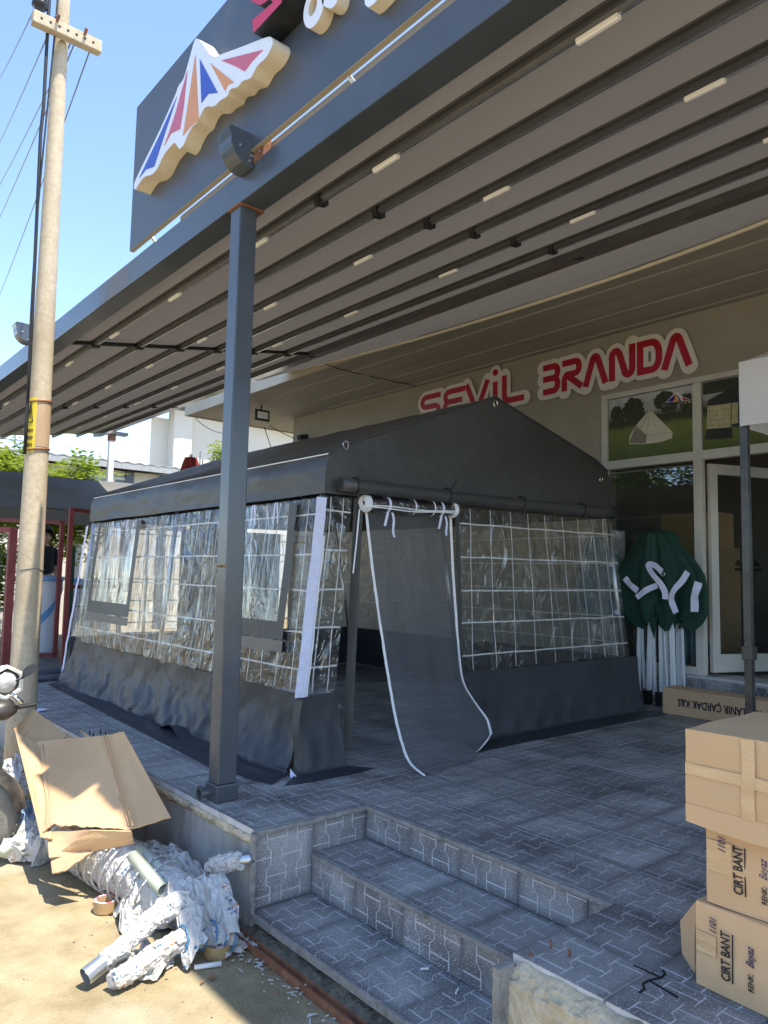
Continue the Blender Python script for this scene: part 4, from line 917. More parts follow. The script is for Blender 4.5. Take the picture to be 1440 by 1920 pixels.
# walls: bottom edge flares outwards
TL, TR = prof_[0][0]+.012, prof_[8][0]-.012
BL, BR = 2.47, 6.07
def xl(z): return BL + (TL-BL)*z/ZV
def xr(z): return BR + (TR-BR)*z/ZV
yf = YT+.006
FL = surf((xl(ZSL), yf, ZSL), (2.735, yf, ZSL), (2.83, yf, ZV), (TL, yf, ZV), .008, 4, 3)
clearwall(FL, 'clear_panel', 10, 24, 'clear', (.26, .72), HZ)
FR = surf((3.835, yf, ZS), (xr(ZS), yf, ZS), (TR, yf, ZV+.04), (3.79, yf, ZV+.02), .012, 2.4, 8)
clearwall(FR, 'clear_panel', 40, 24, 'clear', [(x-3.80)/(5.98-3.80) for x in (3.93,4.175,4.42,4.66,4.905,5.15,5.40,5.62,5.80)], HZ)
yl0, yl1 = YT+.012, YB
LWf = surf((xl(ZSL), yl1+.10, ZSL), (xl(ZSL), yl0, ZSL), (TL, yl0, ZV-.01), (TL, yl1, ZV-.01), .016, 2.6, 5)
clearwall(LWf, 'clear_panel', 110, 40, 'clear_side', [.03+k*.0405 for k in range(24)], HZL)
RWf = surf((xr(ZS), yl0, ZS), (xr(ZS), yl1, ZS), (TR, yl1, ZV), (TR, yl0, ZV), .012, 2.2, 15)
clearwall(RWf, 'clear_panel', 60, 20, 'clear', [.05+k*.06 for k in range(16)], HZ, off=.004)
BWf = surf((xr(ZS), YB, ZS), (xl(ZS), YB, ZS), (TL, YB, ZV), (TR, YB, ZV), .012, 2.2, 25)
clearwall(BWf, 'clear_panel', 60, 20, 'clear', [.05+k*.069 for k in range(14)], HZ, off=.004)
# dark fabric bands beside the door and the closed half of the rear wall
def band(x0, x1, x2, x3, z0, z1, nm='door_band', y=yf-.006, m='tarp'):
    f = surf((x0, y, z0), (x1, y, z0), (x3, y, z1), (x2, y, z1), .006, 3, 2); return MB().grid(f, 3, 24).build(nm, K[m], tent, smooth=True)
band(2.80, 2.868, 2.838, 2.915, .09, ZV); band(3.80, 3.845, 3.742, 3.790, ZS-.1, ZV+.02)
MB().grid(surf((4.9, YB-.01, ZS), (3.6, YB-.01, ZS), (3.6, YB-.01, ZV), (4.9, YB-.01, ZV), .01, 3, 4), 8, 8).build('rear_fabric_panel', K['tarp'], tent, smooth=True)
# window flaps in dark frames on the long side
for (ya, yb, za, zb) in ((6.42, 7.50, .74, 1.60), (3.93, 4.78, .74, 1.60)):
    def fp(y, z, o=.0): return V(xl(z)-.016-o + .012*nz(y*2.2, z*2, 6), y, z)
    b = .085
    for (y0, y1, z0, z1) in ((ya, ya+b, za, zb), (yb-b, yb, za, zb), (ya+b, yb-b, za, za+.11)):
        MB().grid(lambda u, v: fp(y0+(y1-y0)*u, z0+(z1-z0)*v, .004), 8, 14).build('flap_border', K['tarp'], tent, smooth=True)
    MB().grid(lambda u, v: fp(ya+(yb-ya)*u, za-.075+.07*v, .001), 12, 3).build('flap_hem', mat('flap_hem_taupe', (.16,.145,.12), (.19,.17,.145), .5), tent, smooth=True)
    MB().grid(lambda u, v: fp(ya+b+(yb-ya-2*b)*u, za+.11+(zb-za-.11)*v, .002), 24, 20).build('flap_window', K['clear_flap'], tent, smooth=True)
    for y in (ya+.28*(yb-ya), ya+.62*(yb-ya)):
        t = MB()
        for s_ in (-.012, .012):
            P = [V(xl(1.6)-.026-.004*abs(math.sin(k)), y+s_*(1+.25*k), 1.615-.028*k) for k in range(6)]
            vs = []
            for p in P: vs += [p+V(0,-.008,0), p+V(0,.008,0)]
            t.add(vs, [(2*k,2*k+1,2*k+3,2*k+2) for k in range(5)])
        t.build('flap_tie', K['lilac'], tent)
# corner straps (white hook tape)
def hang(pts, w, m, nm, wd=(1,0,0), parent=tent, wob=0.):
    vs = []; n = len(pts)
    for k, p in enumerate(pts):
        p = Vector(p) + Vector(wd)*wob*nz(k*.7, 3, 1); vs += [p-Vector(wd)*w/2, p+Vector(wd)*w/2]
    return MB().add(vs, [(2*k, 2*k+1, 2*k+3, 2*k+2) for k in range(n-1)]).build(nm, K[m], parent)
P0, P1 = aty(603, 932, YT-.012), aty(562, 1308, YT-.02)
cs = [P0.lerp(P1, k/20) + V(.006*nz(k*.6,1,1), -.004-.012*abs(nz(k*.9,7,1)), 0) for k in range(21)]
hang(cs, .075, 'lilac', 'corner_strap')
hang([p+V(.048,.004,0) for p in cs[4:]], .012, 'zip', 'corner_zip')
hang([V(xl(z)-.03+.01*nz(z*6,2,2), YB+.02+.12*(1-z/1.6), z) for z in [1.6-.08*k for k in range(20)]], .055, 'lilac', 'corner_strap', wd=(0,1,0), wob=.03)
# skirts
def edge_x(y): return 2.135 + (.17*(y-4.1)/3.6 if y > 4.1 else .12*(4.1-y)/.55)
sk1 = MB()
def skl(u, v):
    y = YT+.0 + (YB+.12-YT)*u; f = .5+.5*nz(y*1.6, 4, 2)
    if v < .6:
        t = v/.6; z = (ZSL)*(1-t)+.014; amp = .036*t**.7
        x = xl(ZSL)-.008 + (2.44-xl(ZSL))*t**2*1.0 - .0 + amp*(nz(y*3.6, t*1.5, 3)+.45*nz(y*8+1.5*nz(y*2,t*3,1), t*3.2, 8)+.2*nz(y*17, t*7, 8)) - .05*t*t
        return (x, y, z)
    t = (v-.6)/.4; x0 = 2.39 + .045*(nz(y*3.6, 1.5, 3)+.45*nz(y*8+1.5*nz(y*2,3,1), 3.2, 8)+.2*nz(y*17, 7, 8)); x1 = edge_x(y)
    return (x0+(x1-x0)*t, y-.12*t*(1 if u < .05 else 0), .014*(1-t)**2 + .004 + .022*max(0, nz(y*2.6, t*2, 6))*math.sin(math.pi*t) + .008*abs(nz(y*9, t*4, 1))*(1-t))
sk1.grid(skl, 230, 40); sk1.build('side_skirt', K['skirt'], tent, smooth=True)
bd = MB(); pk = atz(300, 1372, .0)
bd.grid(lambda u, v: (2.30+.16*v+.02*math.sin(u*3), 4.85+.42*u-.1*v, .012+.10*math.sin(math.pi*u)**2*(1-v)*(.5+.5*v)+.012*v), 14, 8); bd.build('skirt_fold', K['skirt'], tent, smooth=True)
sk2 = MB()
def skf(u, v):
    x = 3.80 + (6.09-3.80)*u
    if v < .62:
        t = v/.62; z = ZS*(1-t)+.012
        return (x+(0 if u < .9 else .02*t), yf-.008-.05*t*t + .022*t*(nz(x*3.2, t*1.6, 6)+.6*nz(x*8, t*3, 2)), z)
    t = (v-.62)/.38; y0 = yf-.058+.022*(nz(x*3.2, 1.6, 6)+.6*nz(x*8, 3, 2)); y1 = 3.41+.02*nz(x*2, 1, 1)
    return (x + .10*t*u - .08*t*(1-u), y0+(y1-y0)*t, .012*(1-t)+.003+.010*max(0, nz(x*3, t*2, 2))*math.sin(math.pi*t))
sk2.grid(skf, 120, 34); sk2.build('front_skirt', K['skirt'], tent, smooth=True)
sk3 = MB()
def skc(u, v):
    t = v; x0 = 2.455; x1 = 2.80
    if v < .62:
        t = v/.62; z = ZSL*(1-t)+.012; a = x0-.05*t; b = 2.745+.055*t-.02*t
        return (a+(b-a)*u, yf-.012-.07*t*t+.02*t*nz(u*3, t*2, 2), z)
    t = (v-.62)/.38; a = 2.40-.13*t; b = 2.785+.13*t
    return (a+(b-a)*u, yf-.08+.02*nz(u*3, 2, 2) - (.10+.03*math.sin(u*3))*t, .012*(1-t)+.003+.02*math.sin(math.pi*t)*max(0,nz(u*4,t,1)))
sk3.grid(skc, 24, 30); sk3.build('corner_skirt', K['skirt'], tent, smooth=True)
cs2 = MB(); cs2.grid(lambda u, v: (2.405+.035*u+.01*math.sin(v*7), YT-.05-.02*u, .01+.42*v), 2, 20); cs2.build('corner_seam', K['tarp'], tent, smooth=True)
MB().grid(lambda u, v: (2.385+.03*u, 3.60-.03*u, .006+.05*v*(1-u)), 2, 3).build('strap_end', K['lilac'], tent)
for f, nm in ((lambda u, v: (xr(ZS*(1-v))+.02*nz(u*14, v, 1), yl0+(YB-yl0)*u, .008+ZS*(1-v)), 'side_skirt'), (lambda u, v: (BL+(BR-BL)*u, YB+.01+.02*nz(u*13, v, 2), .008+ZS*(1-v)), 'rear_skirt')):
    MB().grid(f, 60, 8).build(nm, K['skirt'], tent, smooth=True)
# rolled clear door with white zip edging and its ties
da, db = aty(683, 944, YT-.05), aty(850, 957, YT-.05)
dr = MB(); dr.tube([da.lerp(db, k/10) for k in range(11)], [.046]*11, 16); rd = dr.build('rolled_clear_door', film('rolled_pvc', tint=(.45,.46,.46), bump=.8, bscale=9, haze=.25, hcol=(.10,.10,.10), base=.1), tent, smooth=True)
MB().tube([da.lerp(db, k/10) for k in range(11)], .030, 12).build('roll_core', K['tarp'], rd, smooth=True)
for e, s_ in ((da, -1), (db, 1)):
    for w_ in range(3): MB().tube([e+V(s_*(.004)-s_*.022*w_*.6, r_*math.cos(a), r_*math.sin(a)) for a, r_ in [(k*.45, (.050 if w_ else .052-.0009*k)) for k in range(16 if w_ else 44)]], .0062, 6).build('zip_edging', K['zip'], rd, smooth=True)
for k in range(2):
    MB().tube([da.lerp(db, t/8)+V(0, -.046, -.016-.012*k+.006*math.sin(t+k)) for t in range(9)], .0045, 6).build('zip_edging', K['zip'], rd)
for t, hasl in ((.22, 1), (.5, 0), (.72, 0), (.82, 1)):
    p = da.lerp(db, t); wmat = 'lilac' if hasl else 'zip'
    hang([p+V(0, .053*math.cos(a), .053*math.sin(a)) for a in [2*math.pi*k/18 for k in range(19)]], .022 if hasl else .012, wmat, 'roll_tie', parent=rd)
    if hasl:
        hang([p+V(-.02-.006*k, -.05, -.05-.022*k) for k in range(5)], .020, 'lilac', 'tie_tail', parent=rd)
        hang([p+V(.012+.004*k+.008*math.sin(k), -.054, -.05-.026*k) for k in range(7 if t < .5 else 6)], .018, 'lilac', 'tie_tail', parent=rd)
# insect-screen flap hanging forward with white zips
zl = [(686,960),(697,1060),(708,1140),(722,1235),(738,1330),(752,1390),(768,1430),(795,1456)]
zr_ = [(844,965),(848,1060),(854,1150),(860,1230),(868,1280),(890,1318),(912,1348),(920,1376)]
yl_ = [3.655,3.65,3.64,3.60,3.50,3.40,3.30,3.185]; yr_ = [3.655,3.65,3.645,3.63,3.60,3.55,3.48,3.40]
LP = [aty(*p, y) for p, y in zip(zl, yl_)]; RP = [aty(*p, y) for p, y in zip(zr_, yr_)]
LP[-1].z = .008; RP[-1].z = max(.03, RP[-1].z)
def cr(P, t):
    q = t*(len(P)-1); i = min(int(q), len(P)-2); f = q-i; a = P[max(0,i-1)]; b = P[i]; c = P[i+1]; d = P[min(len(P)-1, i+2)]
    return .5*((2*b) + (c-a)*f + (2*a-5*b+4*c-d)*f*f + (3*b-a-3*c+d)*f**3)
def flap(u, v):
    a = cr(LP, v); b = cr(RP, v); p = a.lerp(b, u); p.y += (-.05*v*math.sin(math.pi*u)) + (.03*nz(u*4, v*2.2, 2) + .016*nz(u*9, v*2, 5))*min(1, 3*v); p.z = max(p.z - .05*math.sin(math.pi*u)*v**4, .006+.02*u*v); return p
fl_ = MB().grid(flap, 20, 40).build('insect_screen_flap', K['screen'], tent, smooth=True)
for P, w in ((LP, .021), (RP, .024)):
    pts = [cr(P, k/40)+V(0,-.004,0) for k in range(41)]
    hang(pts, w, 'zip', 'screen_zip', parent=fl_, wob=.004)
    MB().tube([p+V(.002,-.004,0) for p in pts], .0045, 5).build('zip_teeth', K['white'], fl_, smooth=True)
tail = atz(893, 1410, .012); hang([RP[-1].lerp(tail, k/6)+V(.02*math.sin(k*.5),0,0) for k in range(7)], .02, 'zip', 'screen_zip', parent=fl_)
MB().tube([aty(674,955,yf-.02), aty(668,1020,yf-.02), aty(662,1075,yf-.01)], .005, 6).build('screen_zip', K['zip'], fl_)
# steel frame tubes
for (x, y, x2, y2) in ((TL+.03, YT+.05, xl(0)+.03, YT+.06), (TR-.03, YT+.05, xr(0)-.03, YT+.06), (TL+.03, YB-.05, xl(0)+.03, YB-.05), (TR-.03, YB-.05, xr(0)-.03, YB-.05), (TL+.04, 5.78, xl(0)+.05, 5.85), (TR-.04, 5.78, xr(0)-.05, 5.8)):
    MB().tube([(x2, y2, .004), (x, y, ZV+.20)], .019, 12).build('frame_pole', K['gal'], tent, smooth=True)
ez = 1.84
for x in (TL+.03, TR-.03): MB().tube([(x, YT+.05, ez+(.08 if x > 4 else 0)), (x, YB-.05, ez+(.08 if x > 4 else 0))], .017, 10).build('frame_pole', K['gal'], tent, smooth=True)
for y in (YT+.05, 5.78, YB-.05):
    ap = V(prof_[4][0], y, prof_[4][1]-.05)
    for x, z in ((TL+.03, ez+.02), (TR-.03, ez+.10)): MB().tube([(x, y, z), ap], .016, 10).build('frame_pole', K['gal'], tent, smooth=True)
MB().tube([(prof_[4][0], YT+.05, prof_[4][1]-.05), (prof_[4][0], YB-.05, prof_[4][1]-.05)], .016, 10).build('frame_pole', K['gal'], tent, smooth=True)
for z in (1.29, .87):
    p = V(xr(z)-.03, YT+.055, z); MB().tube([p+V(-.001,0,-.02), p+V(.001,0,.02)], .026, 12).build('pole_clip', K['lilac'], tent, smooth=True)
# wrapped pipes lying inside the tent
pb = MB(); blob(pb, (3.35, 5.0, .12), .16, 2.2, 1.1, .72, 3, 30, 14, .25, 3); tag(pb.build('wrapped_bundle', K['blind'], smooth=True), 'crumpled clear-wrapped bundle on the floor inside the tent', 'bundle')
# ================================================================ stacked cartons at the right
def carton(name, label, c, yaw, lx, ly, z0, z1, bulge=.0, m='card', seed=0, flap=False, open_top=False):
    """c = corner nearest the steps at (-x,+y); box runs lx along +x and ly along -y"""
    r = thing(name, (c[0], c[1], z0), label, 'carton', None); ex = V(math.cos(yaw), math.sin(yaw), 0); ey = V(math.sin(yaw), -math.cos(yaw), 0); C0 = V(c[0], c[1], 0)
    mb = MB(); n = 10
    def P(a, b, z):
        q = C0 + ex*a + ey*b + V(0, 0, z); return q + (ex*nz(q.x*9+seed, q.y*9, q.z*9) + ey*nz(q.x*9, q.y*9+seed, q.z*9))*.006 + V(0,0,.004*nz(q.x*7, q.y*7, q.z*5+seed))*(1 if z > z0+.01 else 0)
    def face(f): mb.grid(f, n, n)
    bl = lambda u, v: bulge*math.sin(math.pi*u)*math.sin(math.pi*v) + .004*nz(u*3+seed, v*3, seed)*min(1, 9*min(u,1-u,v,1-v))
    face(lambda u, v: P(-bl(u, v), ly*u, z0+(z1-z0)*v)); face(lambda u, v: P(lx*(1-u), -bl(u, v), z0+(z1-z0)*v))
    face(lambda u, v: P(lx+bl(u, v), ly*(1-u), z0+(z1-z0)*v)); face(lambda u, v: P(lx*u, ly+bl(u, v), z0+(z1-z0)*v))
    face(lambda u, v: P(lx*u, ly*v, z1+bl(u, v)*.4)); mb.grid(lambda u, v: P(lx*u, ly*(1-v), z0), 2, 2)
    b = mb.build('carton_body', K[m], r); r['_'] = 0; del r['_']
    return r, P, ex, ey
def on_face(P, ey, ex, b, z, off): return P(-off, b, z)
XB = 2.146
r1, P1_, ex1, ey1 = carton('carton', 'lower printed carton of the right-hand stack standing on the paving', (2.150, 1.112), math.radians(-3), .40, .58, .002, .232, .004, seed=2)
text('carton_print', 'CIRT BANT', .036, P1_(-.0065, .104, .050), (0,0,1), ey1*-1, K['ink'], r1, xs=.72, bold=.0006)
MB().bar(P1_(-.0062, .111, .050), P1_(-.0062, .111, .178), .0035, .001, up=ex1).build('carton_print', K['ink'], r1)
text('carton_print', 'RENK:', .022, P1_(-.006, .168, .05), (0,0,1), ey1*-1, K['ink'], r1, xs=.8)
text('pen_writing', 'Beyaz', .030, P1_(-.006, .170, .113), (0,0,1), ey1*-1, K['pen'], r1, shear=.35, xs=.75)
text('pen_writing', '1101', .030, P1_(-.006, .062, .160), (0,0,1), ey1*-1, K['pen'], r1, shear=.25, xs=.75)
tp = MB(); tp.add([P1_(-.0052, 0.002, .10), P1_(-.0058, .06, .10), P1_(-.0058, .06, .155), P1_(-.0052, .002, .155)], [(0,1,2,3)]); tp.build('tape_patch', K['tape'], r1)
fl1 = MB()
fl1.add([P1_(.0, -.003, .225), P1_(.30, -.003, .225), P1_(.27, -.065, .16), P1_(.015, -.06, .15), P1_(.015, -.055, .06), P1_(.0, -.006, .03)], [(0,1,2,3),(0,3,4,5)])
fl1.build('end_flap', K['card2'], r1, thick=.003)
r2, P2_, ex2, ey2 = carton('carton', 'middle printed carton of the right-hand stack under the taped box', (2.160, 1.082), math.radians(1), .40, .58, .236, .50, .004, seed=5)
text('carton_print', 'CIRT BANT', .036, P2_(-.0065, .104, .286), (0,0,1), ey2*-1, K['ink'], r2, xs=.72, bold=.0006)
MB().bar(P2_(-.0062, .111, .286), P2_(-.0062, .111, .414), .0035, .001, up=ex2).build('carton_print', K['ink'], r2)
text('carton_print', 'RENK:', .022, P2_(-.006, .166, .28), (0,0,1), ey2*-1, K['ink'], r2, xs=.8)
text('pen_writing', 'Beyaz', .030, P2_(-.006, .168, .345), (0,0,1), ey2*-1, K['pen'], r2, shear=.35, xs=.75)
text('pen_writing', '1101', .030, P2_(-.006, .058, .385), (0,0,1), ey2*-1, K['pen'], r2, shear=.25, xs=.75)
MB().add([P2_(-.0052, .003, .33), P2_(-.0058, .075, .33), P2_(-.0058, .075, .415), P2_(-.0052, .003, .415)], [(0,1,2,3)]).build('tape_patch', K['tape'], r2)
r3, P3_, ex3, ey3 = carton('carton', 'upper plain carton of the right-hand stack with wide tape bands', (2.122, 1.122), math.radians(0), .47, .64, .504, .722, .008, seed=9)
for z in (.615,):
    MB().grid(lambda u, v: P3_(-.0030-.0085*math.sin(math.pi*u), .64*u, .595+.032*v-.018*u), 12, 1).build('tape_band', K['tape'], r3)
MB().grid(lambda u, v: P3_(-.0050-.0065*math.sin(math.pi*v), .165+.036*u, .506+.214*v), 1, 10).build('tape_band', K['tape'], r3)
MB().grid(lambda u, v: P3_(-.003, .64*u, .508-.05*v-.012*v*math.sin(u*5)) , 10, 2).build('skirt_flap', K['card'], r3, thick=.003)
MB().add([P3_(.0,.35,.7265),P3_(.47,.35,.7265),P3_(.47,.40,.7265),P3_(0,.40,.7265)], [(0,1,2,3)]).build('tape_band', K['tape'], r3)

# ================================================================ white canopy corner at the far right
wcn = thing('white_gazebo', (4.56, 1.97, 0), 'white cloth gazebo corner with square steel leg at the right edge', 'gazebo')
wx, wy = 4.52, 1.985
lg = MB().box(wx-.022, wx+.022, wy-.022, wy+.022, .004, 2.30).build('leg', K['legsteel'], wcn, bevel=.003)
MB().box(wx-.032, wx+.032, wy-.032, wy+.032, .70, .78).build('leg_clamp', K['legsteel'], wcn, bevel=.004)
MB().box(wx-.04, wx+.04, wy-.04, wy+.04, .0005, .006).build('foot_plate', K['gal'], wcn)
z0_, z1_ = atx(1388, 800, 4.48).z, atx(1388, 680, 4.48).z
c1 = MB(); yy0 = atx(1386, 740, 4.47).y
c1.grid(lambda u, v: (4.47+.012*nz(u*6, v*3, 1)+.02*v*0, yy0-2.4*u, z0_+.012*nz(u*8,2,2)+(z1_-z0_)*v), 40, 10); c1.build('valance', K['whitecloth'], wcn, smooth=True)
c1 = MB(); c1.grid(lambda u, v: (4.472+2.1*u, yy0+.012*nz(u*6, v*3, 4), z0_+.01*nz(u*8,5,2)+(z1_-z0_)*v), 30, 8); c1.build('valance', K['whitecloth'], wcn, smooth=True)
c1 = MB(); c1.add([(4.472,yy0,z1_),(4.472,yy0-2.4,z1_),(6.57,yy0-2.4,z1_),(6.57,yy0,z1_),(5.5,yy0-1.2,z1_+.55)], [(0,1,4),(1,2,4),(2,3,4),(3,0,4)]); c1.build('roof', K['whitecloth'], wcn)
for x, y in ((6.52, wy), (4.52, -.36), (6.52, -.36)): MB().box(x-.022, x+.022, y-.022, y+.022, .004, 2.30).build('leg', K['gal'], wcn, bevel=.003)

# ================================================================ folded gazebos against the shop front
def folded(name, label, cx, cy, cloth, frame, w, zt, zlow, seed, lean=.0, n=9, straps=True, cwrap=None):
    r = thing(name, (cx, cy, 0), label, 'gazebo', 'folded gazebos leaning at the shop window'); rnd = random.Random(seed)
    for k in range(n):
        for j in range(2):
            a = (k/(n-1)-.5); x = cx-.10+.20*j+.03*rnd.random(); y = cy+a*w*.44
            y2 = cy+a*w*.40+rnd.uniform(-.04,.04)
            if (k+j) % 2 == 0: MB().bar((x, y, .06), (x, y2, zt-.25), .036, .036).build('leg', K[frame], r)
            else: MB().bar((x, y+rnd.uniform(-.02,.02), .10+.05*rnd.random()), (x, y2, zt-.4), .013, .024).build('strut', K[frame], r)
    for y in (cy+.19, cy+.06, cy-.06):
        MB().box(cx-.15, cx-.09, y-.035, y+.03, .002, .13).build('foot', K['black'], r, bevel=.006)
    # bunched cloth hood
    mb = MB()
    def hood(u, v):
        a = 2*math.pi*u; t = v; z = zt - (zt-zlow)*t
        wide = (.34+.66*min(1, t/.46)) if t < .80 else 1.0-.35*((t-.80)/.20)**1.5
        ry = w*.5*wide; rx = .17*(.55+.45*wide); f = 1+.20*nz(math.cos(a)*2.6+seed, math.sin(a)*2.6, t*2.0)+.20*math.sin(a*11+2.2*nz(t*1.3,seed,1))*(.35+.65*t)+.05*math.sin(a*23+seed)+.06*nz(a*5, t*6, seed)
        z += -.10*t*t*abs(math.sin(a*3+seed)) + .03*nz(math.cos(a)*3, math.sin(a)*3, seed)
        return (cx+rx*f*math.cos(a), cy+ry*f*math.sin(a), z)
    mb.grid(hood, 150, 34); mb.build('folded_canopy', K[cloth], r, smooth=True)
    tp_ = MB(); blob(tp_, (cx, cy, zt-.03), .075*w/.86*1.4, 1.0, 1.7, .7, seed, 18, 10, .2, 2); tp_.build('canopy_peak', K[cloth], r, smooth=True)
    return r
gx, gy = 6.60, 3.73
gz_ = folded('folded_gazebo', 'folded green gazebo with white straps and white legs beside the shop door', gx, gy, 'greencloth', 'whitepaint', .84, 1.60, .80, 3, n=7)
def strap_px(pts, w=.055, x=6.36):
    P = [atx(1130+a/4.645, 960+b/4.645, x-.0-.03*(k % 2)*0) for k, (a, b) in enumerate(pts)]
    Q = [cr(P, k/24) for k in range(25)]; vs = []
    for k, p in enumerate(Q):
        d = (Q[min(24,k+1)]-Q[max(0,k-1)]).normalized(); wd = d.cross(V(-1,0,0)).normalized(); tw = 1; vs += [p-wd*w/2*tw+V(.01*math.sin(k*.4),0,0), p+wd*w/2*tw]
    MB().add(vs, [(2*k,2*k+1,2*k+3,2*k+2) for k in range(24)]).build('strap', K['lilac'], gz_)
strap_px([(190,575),(245,635),(305,690)]); strap_px([(295,745),(350,700),(410,665),(475,640)]); strap_px([(515,520),(450,465),(395,462),(440,545),(500,620),(540,700),(542,760)])
strap_px([(740,520),(690,600),(630,670),(600,740),(605,800),(640,880)]); strap_px([(835,610),(815,680),(800,760),(800,870)], .07)
p = atx(1130+525/4.645, 960+540/4.645, 6.35); MB().tube([p+V(0,.018*math.cos(a),.018*math.sin(a)) for a in [2*math.pi*k/12 for k in range(13)]], .005, 6).build('buckle', K['gal'], gz_)
for k, (a, b) in enumerate(((420,1000),(500,960),(530,1000),(620,980),(440,1060))):
    q = atx(1130+a/4.645, 960+b/4.645, 6.44); MB().add([q+V(0,.05,.16), q+V(-.01,-.05,.16), q+V(0,-.01,-.05)], [(0,1,2)]).build('cloth_tail', K['greencloth'], gz_, thick=.004)
folded('folded_gazebo', 'folded blue gazebo in clear wrap, left of the green one', 6.66, 4.42, 'bluecloth', 'gal', .50, 1.58, .80, 7, n=6)
kw = MB(); kw.grid(lambda u, v: (6.66+(.20+.02*nz(u*9,v*4,1))*math.cos(2*math.pi*u), 4.42+(.26+.03*nz(u*7,v*3,2))*math.sin(2*math.pi*u), .03+1.62*v), 40, 20)
tag(kw.build('plastic_wrap', film('thin_wrap', bump=1., bscale=9, haze=.12, base=.08), smooth=True), 'clear plastic wrap around the folded blue gazebo', 'plastic wrap')
# long carton lying in front of the threshold, printed upside down
kb = thing('long_carton', (6.3, 3.0, 0), 'long brown carton with upside-down print lying at the shop threshold', 'carton')
ka = atz(1242, 1337, .002); kx = 6.16; yA = ka.y; mbk = MB()
mbk.box(kx, kx+.24, yA-1.65, yA, .003, .225); mbk.build('carton_body', K['card2'], kb, bevel=.006)
text('carton_print', 'KATLANIR ÇARDAK K&S', .090, (kx-.002, yA-.84, .145), (0,1,0), (0,0,-1), K['ink'], kb, xs=.70, bold=.002)
MB().box(kx+.10, kx+.14, yA-1.64, yA-.01, .2255, .2268).build('tape_band', K['tape'], kb)

# ================================================================ cardboard heap on the kerb
def boardpart(parent, pts, nm, m='card', n=6, thick=.005, sag=.0, ragged=0., seed=0):
    """a quad sheet a,b,c,d sampled as a bowed board with a slightly torn outline"""
    a, b, c, d = [Vector(p) for p in pts]; nr = (b-a).cross(d-a).normalized(); mb = MB()
    def fn(u, v):
        uu = u + ragged*.35*nz(v*9+seed, 1, u*2)*(1 if u in (0., 1.) else 0); vv = v + ragged*nz(u*11+seed, 2, v*2)*(1 if v == 0 else .3 if v == 1 else 0)
        p = (a*(1-uu)+b*uu)*(1-vv)+(d*(1-uu)+c*uu)*vv
        return p + nr*(sag*math.sin(math.pi*u)*math.sin(math.pi*v) + .006*nz(u*3+seed, v*3, 1))
    mb.grid(fn, n*3, n*3); return mb.build(nm, K[m], parent, thick=thick)
cbx = thing('cardboard_heap', (1.45, 4.6, -.2), 'torn flattened cardboard carton leaning on the kerb wall', 'cardboard')
S1 = [atx(68,1390,1.50), atx(125,1393,1.57), atx(232,1372,1.70), atx(320,1532,1.62), atx(243,1555,1.47), atx(172,1554,1.35), atx(95,1545,1.25)]
main1 = boardpart(cbx, [S1[6], S1[4], atx(188,1380,1.645), S1[0]], 'board', 'card', 7, .006, .015, .03, 1)
boardpart(cbx, [S1[4], S1[3], S1[2], atx(188,1380,1.645)], 'board', 'card', 6, .006, .004, .0, 3)
fb = [atx(243,1556,1.468), atx(322,1534,1.622), atx(255,1582,1.50), atx(168,1602,1.36)]
boardpart(cbx, [atx(95,1610,1.22), atx(252,1580,1.50), atx(246,1557,1.468), atx(170,1556,1.34)], 'board', 'card', 5, .006, .006, .05, 6)
boardpart(cbx, [atx(98,1638,1.19), atx(120,1632,1.22), atx(172,1598,1.33), atx(94,1606,1.215)], 'board', 'card2', 4, .006, .0, .06, 8)
boardpart(cbx, [atx(92,1608,1.20), atx(168,1602,1.345), atx(176,1556,1.36), atx(88,1560,1.24)], 'board', 'card2', 4, .005, .0, .0, 8)
# standing flap at the left with its lid
boardpart(cbx, [atx(76,1570,1.20), atx(98,1572,1.235), atx(72,1398,1.48), atx(28,1370,1.42)], 'board', 'card', 6, .006, .012, .0, 11)
boardpart(cbx, [atx(80,1560,1.215), atx(100,1545,1.255), atx(80,1395,1.50), atx(62,1425,1.46)], 'board', 'card2', 5, .005, .0, .0, 14)
boardpart(cbx, [atx(36,1386,1.43), atx(72,1420,1.52), atx(125,1380,1.70), atx(68,1332,1.62)], 'board', 'card', 6, .006, .004, .0, 17)
boardpart(cbx, [atx(27,1366,1.415), atx(36,1386,1.43), atx(78,1345,1.63), atx(64,1328,1.61)], 'board', 'card', 4, .006, -.015, .0, 19)
boardpart(cbx, [atx(110,1398,1.62), atx(122,1402,1.66), atx(128,1382,1.71), atx(116,1384,1.69)], 'board', 'card', 3, .005, .0, .1, 21)
boardpart(cbx, [atx(178,1388,1.70), atx(172,1392,1.68), atx(150,1371,1.72), atx(152,1369,1.74)], 'board', 'card', 3, .005, .0, .1, 23)
for pa, pb in (((200,1380),(250,1550)),((195,1381),(243,1550))):
    A = atx(*pa, 1.652); B = atx(*pb, 1.478); MB().bar(A+V(-.005,-.004,.006), B+V(-.005,-.004,.008), .006, .003).build('crease', K['card'], cbx)
h_ = atx(135, 1482, 1.40); hm = MB(); nn_ = 14
hp = [atx(135+9*(1+.4*nz(k*1.3,1,2))*math.cos(2*math.pi*k/nn_), 1482+4.5*(1+.5*nz(k*1.1,4,2))*math.sin(2*math.pi*k/nn_), 1.415) for k in range(nn_)]

